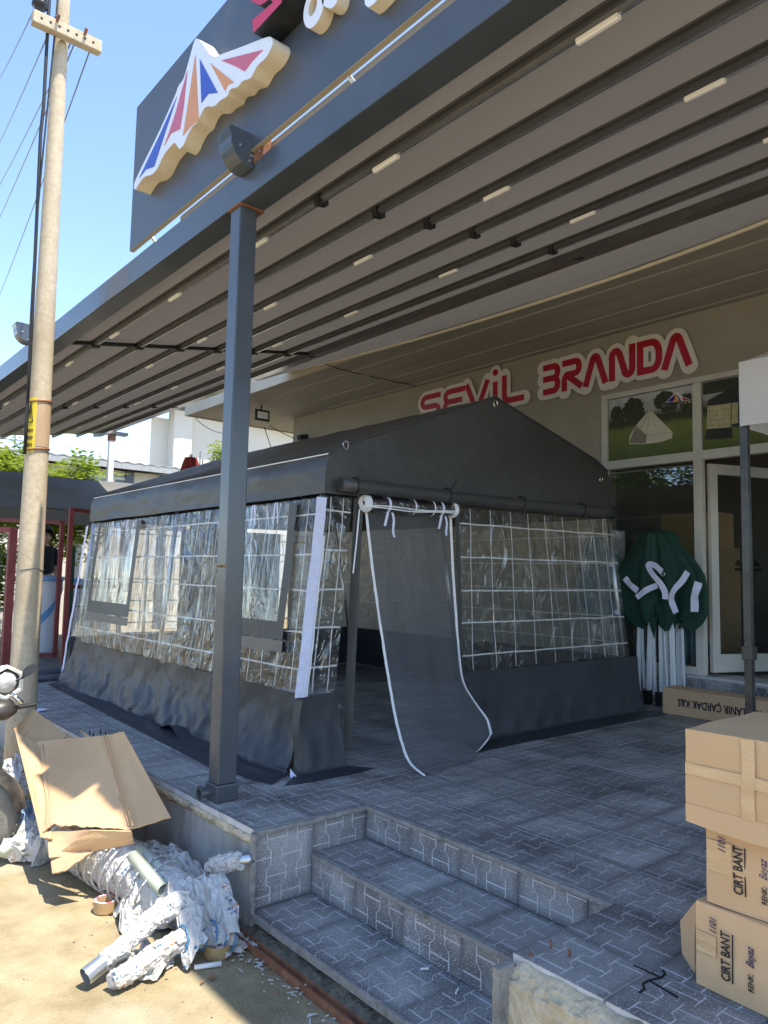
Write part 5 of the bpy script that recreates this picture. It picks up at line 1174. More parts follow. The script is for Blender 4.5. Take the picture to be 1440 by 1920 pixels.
pn = (S1[4]-S1[6]).cross(S1[0]-S1[6]).normalized()
def onboard(px, py, off=.022):
    d = ray((px, py)); t = (S1[6]-V(0,0,H)).dot(pn)/d.dot(pn); return V(0,0,H)+d*(t-off)
MB().add([onboard(135+9*(1+.5*nz(k*1.9,1,2))*math.cos(2*math.pi*k/nn_), 1482+4.2*(1+.6*nz(k*2.1,4,2))*math.sin(2*math.pi*k/nn_)) for k in range(nn_)], [tuple(range(nn_))]).build('torn_hole', mat('torn_card', (.13,.065,.03), (.24,.13,.06), .9, scale=60), cbx)
# ================================================================ wrapped pipes on the street
def lump(pts, rad_, name, mats, parent, seed=0, amp=.22, n=20, sub=9, sq=None, fq=9., facet=True):
    jr = random.Random(seed*7+1)
    P = [Vector(p) for p in pts]; N_ = (len(P)-1)*sub; mb = MB(); Q = [cr(P, k/N_) for k in range(N_+1)]
    R_ = rad_ if isinstance(rad_, list) else [rad_]*len(P); b0 = len(mb.v); prev = None; vs = []
    for k, p in enumerate(Q):
        d = (Q[min(N_,k+1)]-Q[max(0,k-1)]).normalized(); q = k/N_*(len(R_)-1); i = min(int(q), len(R_)-2); r = R_[i]+(R_[i+1]-R_[i])*(q-i)
        u = V(0,0,1)-d*d.z; u.normalize(); w = d.cross(u)
        for j in range(n):
            a = 2*math.pi*j/n; dirv = u*math.cos(a)+w*math.sin(a)*(sq or 1); pp_ = p+dirv*r
            rr = r*(1+amp*(nz(pp_.x*fq+seed, pp_.y*fq, pp_.z*fq)+1.5*(.3-abs(nz(pp_.x*fq*1.9, pp_.y*fq*1.9+seed, pp_.z*fq*1.9)))+1.3*(.3-abs(nz(pp_.x*fq*4.2, pp_.y*fq*4.2, pp_.z*fq*4.2+seed)))+.35*(.5-abs(math.sin(k*.42+a*.5+2*nz(pp_.x*7,pp_.y*7,seed))))))
            rr *= 1+jr.uniform(-1,1)*amp*.75; o = p+dirv*rr+d*jr.uniform(-.012,.012); o.z = max(o.z, GR+.006); vs.append(o)
    fs = []
    for k in range(N_):
        for j in range(n):
            a_, b_, c_, d_ = k*n+j, k*n+(j+1)%n, (k+1)*n+(j+1)%n, (k+1)*n+j
            fs += [(a_,b_,c_),(a_,c_,d_)] if jr.random() < .5 else [(a_,b_,d_),(b_,c_,d_)]
    fs += [tuple(range(n-1,-1,-1)), tuple(N_*n+j for j in range(n))]
    mb.add(vs, fs); return mb.build(name, mats, parent, smooth=not facet)
wb = thing('wrapped_pipe_bundle', (1.45, 3.6, GR), 'long pipe bundle in printed white film under the cardboard', 'pipe bundle')
b0 = V(1.42, 4.55, GR+.13); b1 = V(1.50, 3.75, GR+.14); b2 = V(1.56, 3.18, GR+.13)
lump([b0, V(1.44,4.15,GR+.14), b1, V(1.53,3.45,GR+.135), b2], [.12,.125,.12,.115,.10], 'wrapped_body', K['wrap'], wb, 2, .10)
for k in range(13): 
    y = 4.35-.085*k; c = V(1.43+.0*k+.009*k, y, GR+.13); MB().tube([c+V(.136*math.cos(a), .03*math.sin(a*2), max(-.118,.136*math.sin(a))) for a in [2*math.pi*j/18 for j in range(19)]], .006, 5).build('binding', K['wrap'], wb, smooth=True)
a1 = thing('wrapped_pipe', atz(250, 1770, GR), 'bent wrapped pipe with bare steel end pointing at the street, left of pair', 'pipe')
pa_ = [atz(352,1688,GR+.19), atz(300,1712,GR+.17), atz(262,1746,GR+.13), atz(218,1785,GR+.09), atz(192,1806,GR+.07)]
lump(pa_, [.050,.044,.038,.037,.036], 'wrapped_body', K['wrap'], a1, 6, .17)
MB().tube([pa_[-1]+(pa_[-1]-pa_[-2])*-.2, pa_[-1]+(pa_[-1]-pa_[-2]).normalized()*.075], .034, 18, cap=False).build('pipe_end', K['gal'], a1, smooth=True)
lump([atz(240,1790,GR+.05), atz(228,1812,GR+.025), atz(215,1824,GR+.012)], [.03,.03,.012], 'loose_film', K['wrap'], a1, 9, .5, 14)
a2 = thing('wrapped_pipe', atz(300, 1800, GR), 'bent wrapped pipe closest to the street, right of pair', 'pipe')
pb_ = [atz(440,1757,GR+.06), atz(395,1753,GR+.08), atz(345,1762,GR+.09), atz(300,1785,GR+.07), atz(255,1815,GR+.055), atz(212,1840,GR+.045)]
lump(pb_, [.034,.038,.042,.040,.037,.030], 'wrapped_body', K['wrap'], a2, 12, .17)
for t in (.06,.13,.2,.27,.34,.42): 
    c = cr(pb_, t); MB().tube([c+V(.012*math.sin(a), .053*math.cos(a), .053*math.sin(a)) for a in [2*math.pi*j/16 for j in range(17)]], .0045, 5).build('printed_tape', K['blue'] if False else mat('print_blue_tape', (.05,.20,.36), None, .5), a2)
# film heap against the kerb with tubes sticking out
fh = thing('film_heap', (1.66, 3.55, GR), 'crumpled heap of printed white wrapping film against the kerb', 'film')
def crumple(fn, nu, nv, nm, seed, amp, parent=None):
    """faceted crumpled sheet: jittered grid, random diagonals, flat shaded"""
    jr = random.Random(seed); mb = MB(); V_ = []
    for j in range(nv+1):
        for i in range(nu+1):
            uu = min(1, max(0, (i+(jr.uniform(-.35,.35) if 0 < i < nu else 0))/nu)); vv = min(1, max(0, (j+(jr.uniform(-.35,.35) if 0 < j < nv else 0))/nv)); p = Vector(fn(uu, vv))
            V_.append((min(p.x+jr.uniform(-.4,.4)*amp, 1.79), p.y+jr.uniform(-.4,.4)*amp, max(GR+.006, p.z+jr.uniform(-1,1)*amp)))
    F_ = []
    for j in range(nv):
        for i in range(nu):
            a, b, c, d = j*(nu+1)+i, j*(nu+1)+i+1, (j+1)*(nu+1)+i+1, (j+1)*(nu+1)+i
            F_ += [(a,b,c),(a,c,d)] if jr.random() < .5 else [(a,b,d),(b,c,d)]
    mb.add(V_, F_); return mb.build(nm, K['wrap'], parent or fh)
def heap(u, v):
    c0 = V(1.585, 3.95, 0); c1 = V(1.70, 3.06, 0); p = c0.lerp(c1, u); a = (v-.5)*math.pi; hgt = (.12+.08*math.sin(math.pi*min(1,u*1.15)))*math.cos(a)**.8 if abs(v-.5) < .5 else 0
    w = .13+.05*math.sin(u*5); x = p.x + math.sin(a)*w*(1+.25*nz(u*5, v*4, 1)); y = p.y + .05*nz(u*4, v*5, 7)
    z = GR+.012+hgt*(1+.30*nz(u*5, v*4, 3)) - .075*abs(nz(u*6+1.2*v, v*5-u*2, 5))*math.cos(a) - .035*abs(nz(u*15-2*v, v*11, 8))*math.cos(a) + .03
    return (min(x, 1.792), y, max(GR+.008, z))
crumple(heap, 46, 30, 'film_mound', 3, .012)
def skirtf(u, v):
    A = atz(345,1690,GR+.22); B = atz(452,1668,GR+.22); p = A.lerp(B, u); q = p + V(-.05-.02*math.sin(u*9), -.12-.03*math.sin(u*7), -.16-.05*math.sin(u*11+1)); p = p + V(0,.16,.03)
    r_ = p.lerp(q, v); r_.z += .02*math.sin(math.pi*v)+.012*nz(u*9, v*5, 2); r_.x += .015*nz(u*8, v*4, 6); return (min(r_.x,1.77), r_.y, max(r_.z, GR+.01))
crumple(skirtf, 22, 9, 'film_drape', 5, .010)
for px, py in ((262,1592),(250,1606)):
    a = atz(px, py, GR+.26); b = a + V(.02, -.30, -.06); MB().tube([a, b], .030, 16, cap=False).build('bare_tube', K['pvcgreen'], fh, smooth=True, thick=.004)
e0 = aty(473, 1606, 2.965); e0 = atx(472, 1610, 1.765); MB().tube([e0, e0+V(-.05,.24,-.08)], .020, 16).build('bare_tube', K['gal'], fh, smooth=True)
lump([e0+V(-.012,.05,-.02), e0+V(-.03,.14,-.05), e0+V(-.06,.26,-.10)], [.026,.036,.034], 'film_wrap', K['wrap'], fh, 21, .3, 16)
crumple(lambda u, v: (1.60+.16*u+.02*nz(v*5,u*3,1), 2.86+.19*v+.03*nz(u*5,v*3,9), GR+.012+.09*max(0,(1-u*1.3))*math.sin(math.pi*v)+.02*abs(nz(u*8,v*8,4))), 12, 12, 'loose_film', 8, .008)
# left part of the heap below the scooter
lf = thing('wrapped_bundle', (1.28, 4.75, GR), 'tied blue and white sack bundle left of the cardboard', 'bundle')
lump([atz(18,1560,GR+.10), atz(50,1545,GR+.13), atz(82,1540,GR+.14)], [.08,.12,.12], 'sack', K['bluewrap'], lf, 4, .25)
lump([atz(20,1600,GR+.06), atz(50,1582,GR+.07), atz(85,1600,GR+.06)], [.05,.085,.07], 'film_fold', K['wrap'], lf, 8, .35)
for a, b in (((0,1582),(38,1556)),((0,1598),(40,1570)),((30,1448),(60,1490)),((36,1420),(52,1452))):
    A = atz(*a, GR+.08 if a[1] > 1500 else GR+.28); B = atz(*b, GR+.11 if a[1] > 1500 else GR+.22); MB().tube([A, B], .030, 14).build('tube', K['pvcgreen'], lf, smooth=True)
lump([atz(28,1430,GR+.30), atz(45,1470,GR+.24), atz(62,1500,GR+.18)], [.05,.06,.05], 'film_wrap', K['wrap'], lf, 3, .4)
# loose folded sheets of film thrown over the heap
def drape(nm, c, r, seed, zc):
    def fn(u, v):
        a = 2*math.pi*u; rr0 = r*(1+.35*nz(math.cos(a)*1.5+seed, math.sin(a)*1.5, 2))*v; x = c[0]+rr0*math.cos(a); y = c[1]+rr0*1.25*math.sin(a)
        z = zc*(1-v**1.6) + GR + .02 - .05*abs(nz(x*14+seed, y*9, 1))*(.3+v) - .03*abs(nz(x*28, y*22+seed, 3)) + .05*v*max(0, math.sin(a*5+seed))*v
        return (min(x, 1.785), y, max(z, GR+.008))
    crumple(fn, 44, 13, nm, seed, .011)
drape('film_sheet', (1.66, 3.28), .19, 2, .17); drape('film_sheet', (1.62, 3.62), .17, 7, .20); drape('film_sheet', (1.48, 3.42), .13, 11, .22); drape('film_sheet', (1.33, 3.02), .10, 15, .03)
# tape rolls
def taperoll(label, px, py, tilt):
    p = atz(px, py, GR+.004); r = thing('tape_roll', p, label, 'tape roll', 'brown packing tape rolls on the street')
    MB().lathe([(.042,0),(.055,0),(.055,.05),(.042,.05),(.042,0)], p, (0,0,1), 28).build('tape_ring', mat('brown_tape', (.40,.26,.12), (.46,.31,.15), .35), r)
    d = MB(); d.lathe([(.0425,.0506),(.0535,.0506)], p, (0,0,1), 28); d.build('end_label', mat('tape_label', (.74,.72,.76), (.36,.10,.16), .5, scale=55, contrast=.06), r)
    MB().lathe([(.0418,.002),(.0418,.049)], p, (0,0,1), 28).build('core', K['card2'], r); return r
taperoll('brown tape roll beside the long wrapped bundle', 198, 1706, 0); taperoll('brown tape roll near the rusty channel', 407, 1790, 0)

# ================================================================ rusty channel, butts, litter
ch = MB(); xa = 1.735; ch.box(xa-.022, xa+.022, 1.2, 3.2, GR+.001, GR+.009); ch.box(xa-.022, xa-.017, 1.2, 3.2, GR+.0095, GR+.034); ch.box(xa+.017, xa+.022, 1.2, 3.2, GR+.0095, GR+.034)
tag(ch.build('steel_channel', K['rust']), 'rusty steel channel lying along the foot of the steps', 'steel channel')
rb_ = MB()
rb_.grid(lambda u, v: (1.76+.14*u, 1.3+1.72*v, GR+.01+.06*u*(1+.5*nz(u*4, v*14, 2))+.014*nz(u*14, v*50, 2)), 12, 120); tag(rb_.build('dirt_strip', K['dirt'], smooth=True), 'strip of crumbly dirt under the lowest step', None, None, 'stuff')
lit = MB(); rr = random.Random(5)
for k in range(110):
    x = 1.71-abs(rr.gauss(0,.045)) if rr.random() < .88 else 1.35+rr.random()*.35; y = 2.0+rr.random()*1.05; a = rr.random()*6.3; l = .003+rr.random()**2*.016; z = GR+.006+rr.random()*.004
    lit.bar((x-l*math.cos(a), y-l*math.sin(a), z), (x+l*math.cos(a), y+l*math.sin(a), z+.003), .003+rr.random()*.004, .003, m=0 if k % 3 else 1)
tag(lit.build('litter_scraps', [mat('paper_scrap', (.40,.39,.36), (.70,.69,.66), .7, scale=40), K['leafdry']]), 'scattered paper scraps and twigs along the channel', None, None, 'stuff')
gv = MB(); rr = random.Random(9)
for k in range(420):
    x = rr.uniform(.2, 1.68); y = rr.uniform(1.6, 5.4); r_ = .002+.006*rr.random()**3; z = gfn(x, y); b0_ = len(gv.v); o = [(x+r_*rr.uniform(.6,1.3)*dx, y+r_*rr.uniform(.6,1.3)*dy, z+r_*dz_*rr.uniform(.5,1)) for dx, dy, dz_ in ((1,0,.2),(0,1,.2),(-1,0,.2),(0,-1,.2),(0,0,1))]
    gv.add(o, [(0,1,4),(1,2,4),(2,3,4),(3,0,4)])
tag(gv.build('street_grit', mat('grit', (.20,.16,.11), (.44,.38,.28), .9, scale=30)), 'grit and pebbles scattered on the street', None, None, 'stuff')
def butt(label, p, a):
    p = Vector(p); d = V(math.cos(a), math.sin(a), 0)*.016; tag(MB().tube([p-d+V(0,0,.005), p+d*.2+V(0,0,.005)], .0042, 8).tube([p+d*.2+V(0,0,.005), p+d+V(0,0,.005)], .0043, 8, m=1).build('cigarette_butt', [K['white'], K['board']]), label, 'cigarette butt', 'cigarette butts on the steps and street')
butt('cigarette butt on the middle step by the riser', atz(901, 1661, ZM), .9); butt('cigarette butt on the lower step at its middle', atz(796, 1819, ZL), -.6); butt('cigarette butt on the lower step nearest the wing wall', atz(857, 1861, ZL), .5)
butt('cigarette butt on the street beside the rusty channel', atz(570, 1853, GR+.004), .6)
pt = atz(392, 1812, GR+.012); tag(MB().tube([pt+V(-.05,.03,0), pt+V(.05,-.01,0)], .010, 12).build('paper_tube', K['white'], smooth=True), 'thin white paper tube lying near the tape roll', 'paper tube')
lf2 = atz(398, 1834, GR+.006); tag(MB().add([lf2+V(-.02,.0,.0), lf2+V(0,-.016,.006), lf2+V(.024,.004,.002), lf2+V(.002,.018,.01)], [(0,1,2,3)]).build('dry_leaf', K['leafdry']), 'single brown dry leaf on the street', 'leaf')
bp_ = atz(72, 1332, .003); tag(MB().add([bp_+V(-.06,.03,0), bp_+V(-.02,-.08,.004), bp_+V(.07,-.05,.012), bp_+V(.02,.06,.006)], [(0,1,2,3)]).build('paper_scrap', K['lilac']), 'small lilac-white scrap on the platform beside the pole', 'scrap')
for k, (px, py) in enumerate(((1033,1778),(1068,1795))):
    p = atz(px, py, .0); tag(MB().tube([p, p+V(0,0,.022)], .0042, 8).build('anchor_bolt', K['rust']), ['anchor bolt in the paving nearer the steps', 'anchor bolt in the paving nearer the cartons'][k], 'bolt', 'anchor bolts in the paving')
p = atz(995, 1792, 0); tag(MB().lathe([(0,.008),(.007,.006),(.009,0)], p, (0,0,1), 8).build('bolt_stub', K['rust']), 'cut-off bolt stub near the broken wing wall', 'bolt')
for k, (px, py) in enumerate(((168,1378),(175,1382),(188,1376),(198,1379))):
    p = atz(px, py, 0); tag(MB().tube([p, p+V(0,0,.03)], .005, 6).build('anchor_bolt', K['cable']), ['first', 'second', 'third', 'fourth'][k] + ' from the left of the bolts behind the cardboard', 'bolt', 'bolts behind the cardboard')
# ================================================================ scooter at the left edge
sct = thing('motor_scooter', (1.0, 4.75, GR), 'dusty black scooter with hexagonal headlight at the left edge', 'scooter')
hd = V(.80, -.60, 0).normalized(); sd = V(.60, .80, 0)           # forward, rider's left
wc_ = V(1.03, 4.66, GR+.235)
def wheel(c, nm):
    prof = [(.135,-.045),(.185,-.050),(.222,-.036),(.235,0),(.222,.036),(.185,.050),(.135,.045)]
    w = MB().lathe(prof, c, sd, 40).build(nm, K['rubber'], sct, smooth=True)
    for k in range(30):
        a = 2*math.pi*k/30; u = hd*math.cos(a)+V(0,0,1)*math.sin(a); t = hd*-math.sin(a)+V(0,0,1)*math.cos(a)
        MB().bar(c+u*.229+sd*.03-t*.010, c+u*.234-sd*.03+t*.010, .010, .006, up=u).build('tread_block', K['rubber'], w)
    MB().lathe([(.02,-.05),(.05,-.04),(.06,-.02),(.125,-.03),(.134,-.044),(.134,.044),(.125,.03),(.06,.02),(.05,.04),(.02,.05)], c, sd, 24).build('rim', K['gal'], w, smooth=True)
wheel(wc_, 'front_wheel'); wheel(wc_-hd*1.18, 'rear_wheel')
fnd = MB(); fnd.grid(lambda u, v: wc_ + (hd*math.cos(.15+2.3*u)+V(0,0,1)*math.sin(.15+2.3*u))*(.262-.02*(2*v-1)**2) + sd*(.075*(2*v-1)), 20, 8); fnd.build('fender', K['bikeblack'], sct, smooth=True)
for s_ in (-1, 1): MB().tube([wc_+sd*.07*s_, wc_-hd*.16+V(0,0,.52)+sd*.06*s_], .018, 10).build('fork', K['gal'], sct, smooth=True)
ap_ = MB()
def apron(u, v):
    z = -.02+.62*v; w = .17+.05*math.sin(math.pi*min(1, v*1.1)); a = (u-.5)*2
    return wc_ + V(0,0,.20+z) + hd*(.10-.22*v-.14*a*a) + sd*w*a
ap_.grid(apron, 16, 14); ap_.build('leg_shield', K['bikeblack'], sct, smooth=True)
MB().tube([wc_+V(0,0,.20+.62*k/10-.02)+hd*(.10-.22*k/10-.14)+sd*(-(.17+.05*math.sin(math.pi*min(1,k/10*1.1)))) for k in range(11)], .006, 6).build('shield_trim', K['chrome'], sct, smooth=True)
hl = aty(12, 1280, 4.63); hx = []
hn = (hd*.8+V(-.55,-.75,0)).normalized(); hr_ = hn.cross(V(0,0,1)).normalized()
def hexo(r, off): return [hl + hn*off + hr_*(r*1.05*math.cos(a)) + V(0,0,r*math.sin(a)) for a in [math.pi/6+k*math.pi/3 for k in range(6)]]
hb = MB(); A, B, C_, D_ = hexo(.085, -.10), hexo(.100, 0), hexo(.084, .004), hexo(.070, -.02)
hb.add(A+B+C_+D_, [(k+6*l, (k+1)%6+6*l, (k+1)%6+6*(l+1), k+6*(l+1)) for l in range(3) for k in range(6)] + [tuple(range(5,-1,-1))]); hb.build('headlight_shell', K['board'], sct)
lm = MB().lathe([(0,.012),(.03,.010),(.055,.0),(.066,-.018)], hl+hn*-.004, hn, 24).build('headlight_lens', K['lens'], sct, smooth=True)
MB().lathe([(.066,-.03),(.074,-.004),(.060,.002)], hl+hn*-.004, hn, 24).build('headlight_ring', K['black'], sct, smooth=True)
bc = hl - V(0,0,.15); bl_ = MB(); blob(bl_, bc-hd*.03, .09, 1, 1, .7, 2, 20, 10, .05); bl_.build('handlebar_cowl', K['bikeblack'], sct, smooth=True)
MB().tube([bc, bc+hr_*.0+V(.16,-.02,.02)], .014, 8).build('handlebar', K['black'], sct)
lv = [aty(20,1300,4.62), aty(30,1308,4.6), aty(42,1318,4.58)]; MB().tube(lv, [.012,.010,.012], 10).build('brake_lever', K['chrome'], sct, smooth=True)
MB().tube([aty(-10,1290,4.66), aty(30,1276,4.64), aty(52,1266,4.63)], .006, 8).build('mirror_stalk', K['black'], sct, smooth=True)
mc_ = aty(55, 1257, 4.62); mm = MB(); mu = (aty(66,1248,4.62)-mc_).normalized(); mw = mu.cross(ray((55,1257))).normalized()
mm.add([mc_ + mu*.045*math.cos(a)+mw*.026*math.sin(a) + ray((55,1257))*-.012*b for b in (0,1) for a in [2*math.pi*k/20 for k in range(20)]], [tuple(range(20)), tuple(range(39,19,-1))]+[(k,(k+1)%20,20+(k+1)%20,20+k) for k in range(20)]); mm.build('mirror', K['black'], sct)
se = MB(); se.grid(lambda u, v: wc_-hd*(.62+.62*u)+V(0,0,.52+.05*math.sin(math.pi*v)+.03*u)+sd*(.15*(2*v-1)), 10, 8); se.build('seat', K['bikeblack'], sct, smooth=True, thick=.04)
bo = MB(); blob(bo, wc_-hd*.98+V(0,0,.26), .30, 1.1, .9, .62, 6, 24, 12, .04); bo.build('rear_body', K['bikeblack'], sct, smooth=True)
fbm = MB(); fbm.bar(wc_-hd*.25+V(0,0,.06), wc_-hd*.75+V(0,0,.06), .28, .10); fbm.build('footboard', K['bikeblack'], sct, bevel=.01)

# ================================================================ gates, counter and person beyond the tent
def gateframe(label, P, Q, ztop, mid=None, mesh=True, w=.05, zb=.02):
    P = Vector(P); Q = Vector(Q); r = thing('gate_leaf', (P.x, P.y, 0), label, 'gate')
    d = (Q-P); d.z = 0; L_ = d.length; d.normalize(); z0 = zb; z1 = ztop
    for a in (0, L_): q = P+d*a; MB().bar((q.x,q.y,z0), (q.x,q.y,z1), w, w).build('upright', K['redpaint'], r)
    for z in [z0+w/2, z1-w/2] + ([mid] if mid else []): MB().bar((P.x,P.y,z)+d*0 if False else (P.x+d.x*w/2, P.y+d.y*w/2, z), (Q.x-d.x*w/2, Q.y-d.y*w/2, z), w*.95, w*.95).build('rail', K['redpaint'], r)
    if mesh:
        k = .12
        while k < L_-.05: q = P+d*k; MB().tube([(q.x,q.y,z0+w), (q.x,q.y,(mid or z1)-w/2)], .0028, 5).build('mesh_wire', K['cable'], r); k += .075
        z = z0+.2
        while z < (mid or z1)-.05: MB().tube([(P.x+d.x*w/2,P.y+d.y*w/2,z), (Q.x-d.x*w/2,Q.y-d.y*w/2,z)], .0028, 5).build('mesh_wire', K['cable'], r); z += .16
    return r
gateframe('red steel gate leaf standing open just behind the tent', (2.87, 9.25, 0), (3.65, 9.62, 0), 1.89, .94)
gateframe('red steel gate leaf in front of the young man', (3.04, 10.15, 0), (2.28, 10.35, 0), 1.78, None, False)
rp = thing('fence_panel', (2.2, 9.1, 0), 'green wire fence panel on a red post at the left edge', 'fence')
MB().bar((2.20, 9.1, -.4), (2.20, 9.1, 1.60), .08, .08).build('post', K['redpaint'], rp)
MB().bar((2.18, 9.13, 1.58), (1.2, 9.9, 1.58), .06, .06).build('rail', K['redpaint'], rp)
for k in range(20): MB().tube([(2.16-.048*k, 9.14+.038*k, -.4), (2.16-.048*k, 9.14+.038*k, 1.5), (2.14-.048*k, 9.12+.038*k, 1.54)], .003, 5).build('fence_wire', K['green'], rp)
for k in range(10): MB().tube([(2.18, 9.13, -.3+.2*k), (1.2, 9.9, -.3+.2*k)], .004, 5).build('fence_wire', K['green'], rp)
tag(MB().box(3.10, 3.19, 10.02, 10.10, 0.001, 1.45).build('green_post', K['green'], bevel=.006), 'dark green square post between the two red gate leaves', 'post')
# curved white and blue counter
ct = thing('promo_counter', (2.95, 10.45, 0), 'white promotional counter with a blue swoosh in front of the young man', 'counter')
def cfn(u, v): a = math.radians(200+150*u); s = 1-.10*math.sin(math.pi*v); return (2.93+.30*s*math.cos(a), 10.62+.28*s*math.sin(a), .02+.98*v)
MB().grid(cfn, 24, 14).build('curved_front', K['counterw'], ct, smooth=True, thick=.01)
def sw(u, v):
    a = math.radians(200+150*u); zc = .25+.75*u**1.4; h = .05+.07*math.sin(math.pi*u); z = zc+h*(v-.5); s = 1-.10*math.sin(math.pi*z/.98); return (2.93+.312*s*math.cos(a), 10.62+.292*s*math.sin(a), min(z, .995))
MB().grid(sw, 26, 3).build('swoosh', K['counterb'], ct, smooth=True)
MB().lathe([(0,.045),(.33,.045),(.335,.03),(.335,0)], (2.93, 10.62, 1.001), (0,0,1), 28).build('counter_top', K['counterb'], ct)
c2 = thing('promo_counter', (3.62, 10.5, 0), 'second white counter with blue top behind the open gate', 'counter')
MB().lathe([(.27,0),(.25,.5),(.28,.95)], (3.62, 10.6, .02), (0,0,1), 24).build('curved_front', K['counterw'], c2, smooth=True); MB().lathe([(0,.05),(.29,.05),(.295,.0)], (3.62, 10.6, .972), (0,0,1), 24).build('counter_top', K['counterb'], c2)
# black hoses at the tent's far corner
for k in range(2):
    y = 8.55-.42*k; tag(MB().tube([(1.95+.05*j, y+.015*math.sin(j*.5), .036) for j in range(17)], .034, 10).build('black_pipe', K['rubber'] if False else K['bdark'], smooth=True), ['dark pipe lying across the platform, the farther of two', 'dark pipe lying across the platform, the nearer of two'][k], 'pipe', 'dark pipes on the platform')
# ---- person: one skinned body, clothes as children
def skinned(name, verts, edges, radii, m, parent, root=0, sub=2, shift=(0,0,0)):
    me = bpy.data.meshes.new(name); me.from_pydata(verts, edges, []); o = bpy.data.objects.new(name, me); COL.objects.link(o)
    md = o.modifiers.new('s', 'SKIN'); sv = me.skin_vertices[0].data
    for i, r in enumerate(radii): sv[i].radius = (r, r) if not isinstance(r, tuple) else r
    for i in range(len(verts)): sv[i].use_root = (i == root)
    s2 = o.modifiers.new('d', 'SUBSURF'); s2.levels = sub; s2.render_levels = sub
    dg = bpy.context.evaluated_depsgraph_get(); nm = bpy.data.meshes.new_from_object(o.evaluated_get(dg)); bpy.data.objects.remove(o); bpy.data.meshes.remove(me)
    nm.materials.clear(); nm.materials.append(m); nm.polygons.foreach_set('use_smooth', [True]*len(nm.polygons)); nm.name = name
    return link(name, nm, parent, shift)
PB = V(3.055, 11.02, .002)
per = thing('person', PB, 'young man in a black T-shirt looking down at his hands behind the gate', 'person')
f_ = V(.25, -.97, 0).normalized(); l_ = V(.97, .25, 0)          # facing, sideways (picture right)
def bp(s, f, z): return tuple(l_*s + f_*f + V(0,0,z))
vs = [bp(0,0,.95), bp(0,0,1.12), bp(0,0,1.30), bp(0,0,1.43), bp(0,.015,1.50), bp(0,.05,1.58), bp(0,.06,1.66)]
ed = [(0,1),(1,2),(2,3),(3,4),(4,5),(5,6)]; rr_ = [(.15,.11),(.145,.10),(.165,.11),(.09,.08),(.055,.055),(.080,.094),(.068,.078)]
for s_ in (-1, 1):
    b = len(vs); vs += [bp(.17*s_,0,1.39), bp(.21*s_,.02,1.12), bp(.09*s_,.25,1.03), bp(.04*s_,.31,1.05)]; ed += [(3,b),(b,b+1),(b+1,b+2),(b+2,b+3)]; rr_ += [.062,.046,.033,.03]
    h = b+3
    for k in range(4): q = len(vs); vs += [bp(.04*s_-.030*s_+.016*k*s_, .36+.008*(k%2), 1.065-.008*k), bp(.02*s_-.026*s_+.012*k*s_, .385, 1.04-.008*k)]; ed += [(h,q),(q,q+1)]; rr_ += [.0095,.008]
    q = len(vs); vs += [bp(.075*s_-.05*s_, .33, 1.09), bp(.03*s_-.03*s_, .36, 1.10)]; ed += [(h,q),(q,q+1)]; rr_ += [.011,.009]
    b = len(vs); vs += [bp(.09*s_,0,.86), bp(.10*s_,.01,.47), bp(.10*s_,-.01,.09), bp(.105*s_,.12,.035)]; ed += [(0,b),(b,b+1),(b+1,b+2),(b+2,b+3)]; rr_ += [.095,.065,.045,.035]
body = skinned('body', vs, ed, rr_, K['skin'], per, 0, 2, PB)
sv_ = [bp(0,0,.90), bp(0,0,1.12), bp(0,0,1.31), bp(0,0,1.42)]; se_ = [(0,1),(1,2),(2,3)]; sr = [(.175,.135),(.165,.125),(.185,.13),(.10,.092)]
for s_ in (-1,1): b = len(sv_); sv_ += [bp(.18*s_,0,1.39), bp(.215*s_,.02,1.17)]; se_ += [(3,b),(b,b+1)]; sr += [.078,.072]
skinned('t_shirt', sv_, se_, sr, K['shirt'], per, 0, 2, PB)
tv = [bp(0,0,.96), bp(0,0,.88)]; te = [(0,1)]; tr_ = [(.16,.125),(.15,.12)]
for s_ in (-1,1): b = len(tv); tv += [bp(.09*s_,0,.80), bp(.10*s_,.01,.47), bp(.10*s_,-.01,.10)]; te += [(1,b),(b,b+1),(b+1,b+2)]; tr_ += [.105,.078,.062]
skinned('trousers', tv, te, tr_, K['shirt'], per, 0, 2, PB)
hm_ = MB(); hc = PB + l_*0 + f_*.055 + V(0,0,1.625)
def hairf(u, v):
    a = 2*math.pi*u; b = v*1.72; d = l_*(math.sin(b)*math.cos(a)) + f_*(math.sin(b)*math.sin(a)) + V(0,0,math.cos(b)); fr_ = max(0, d.dot(f_)); lim = 1.72-.75*fr_
    bb = v*lim; d = l_*(math.sin(bb)*math.cos(a)) + f_*(math.sin(bb)*math.sin(a)) + V(0,0,math.cos(bb)); return hc + Vector((d.x*.104, d.y*.114, d.z*.130))*(1+.03*nz(a*3, v*5, 1))
hm_.grid(hairf, 26, 10); hm_.build('hair', K['hair'], per, smooth=True)
fc = PB+f_*.055+V(0,0,1.585)
for s_ in (-1, 1):
    e = MB(); blob(e, fc+f_*.083+l_*.032*s_+V(0,0,.018), .011, 1, 1, .6, 1, 10, 6, 0); e.build('eye', K['hair'], per, smooth=True)
    MB().tube([fc+f_*.088+l_*(.018*s_)+V(0,0,.036), fc+f_*.083+l_*(.048*s_)+V(0,0,.038)], .004, 6).build('eyebrow', K['hair'], per)
    e = MB(); blob(e, fc+l_*.078*s_+V(0,0,.005), .022, .5, .8, 1.3, 1, 10, 8, 0); e.build('ear', K['skin'], per, smooth=True)
e = MB(); e.tube([fc+f_*.080+V(0,0,.02), fc+f_*.103+V(0,0,-.014), fc+f_*.088+V(0,0,-.024)], [.008,.014,.009], 8); e.build('nose', K['skin'], per, smooth=True)
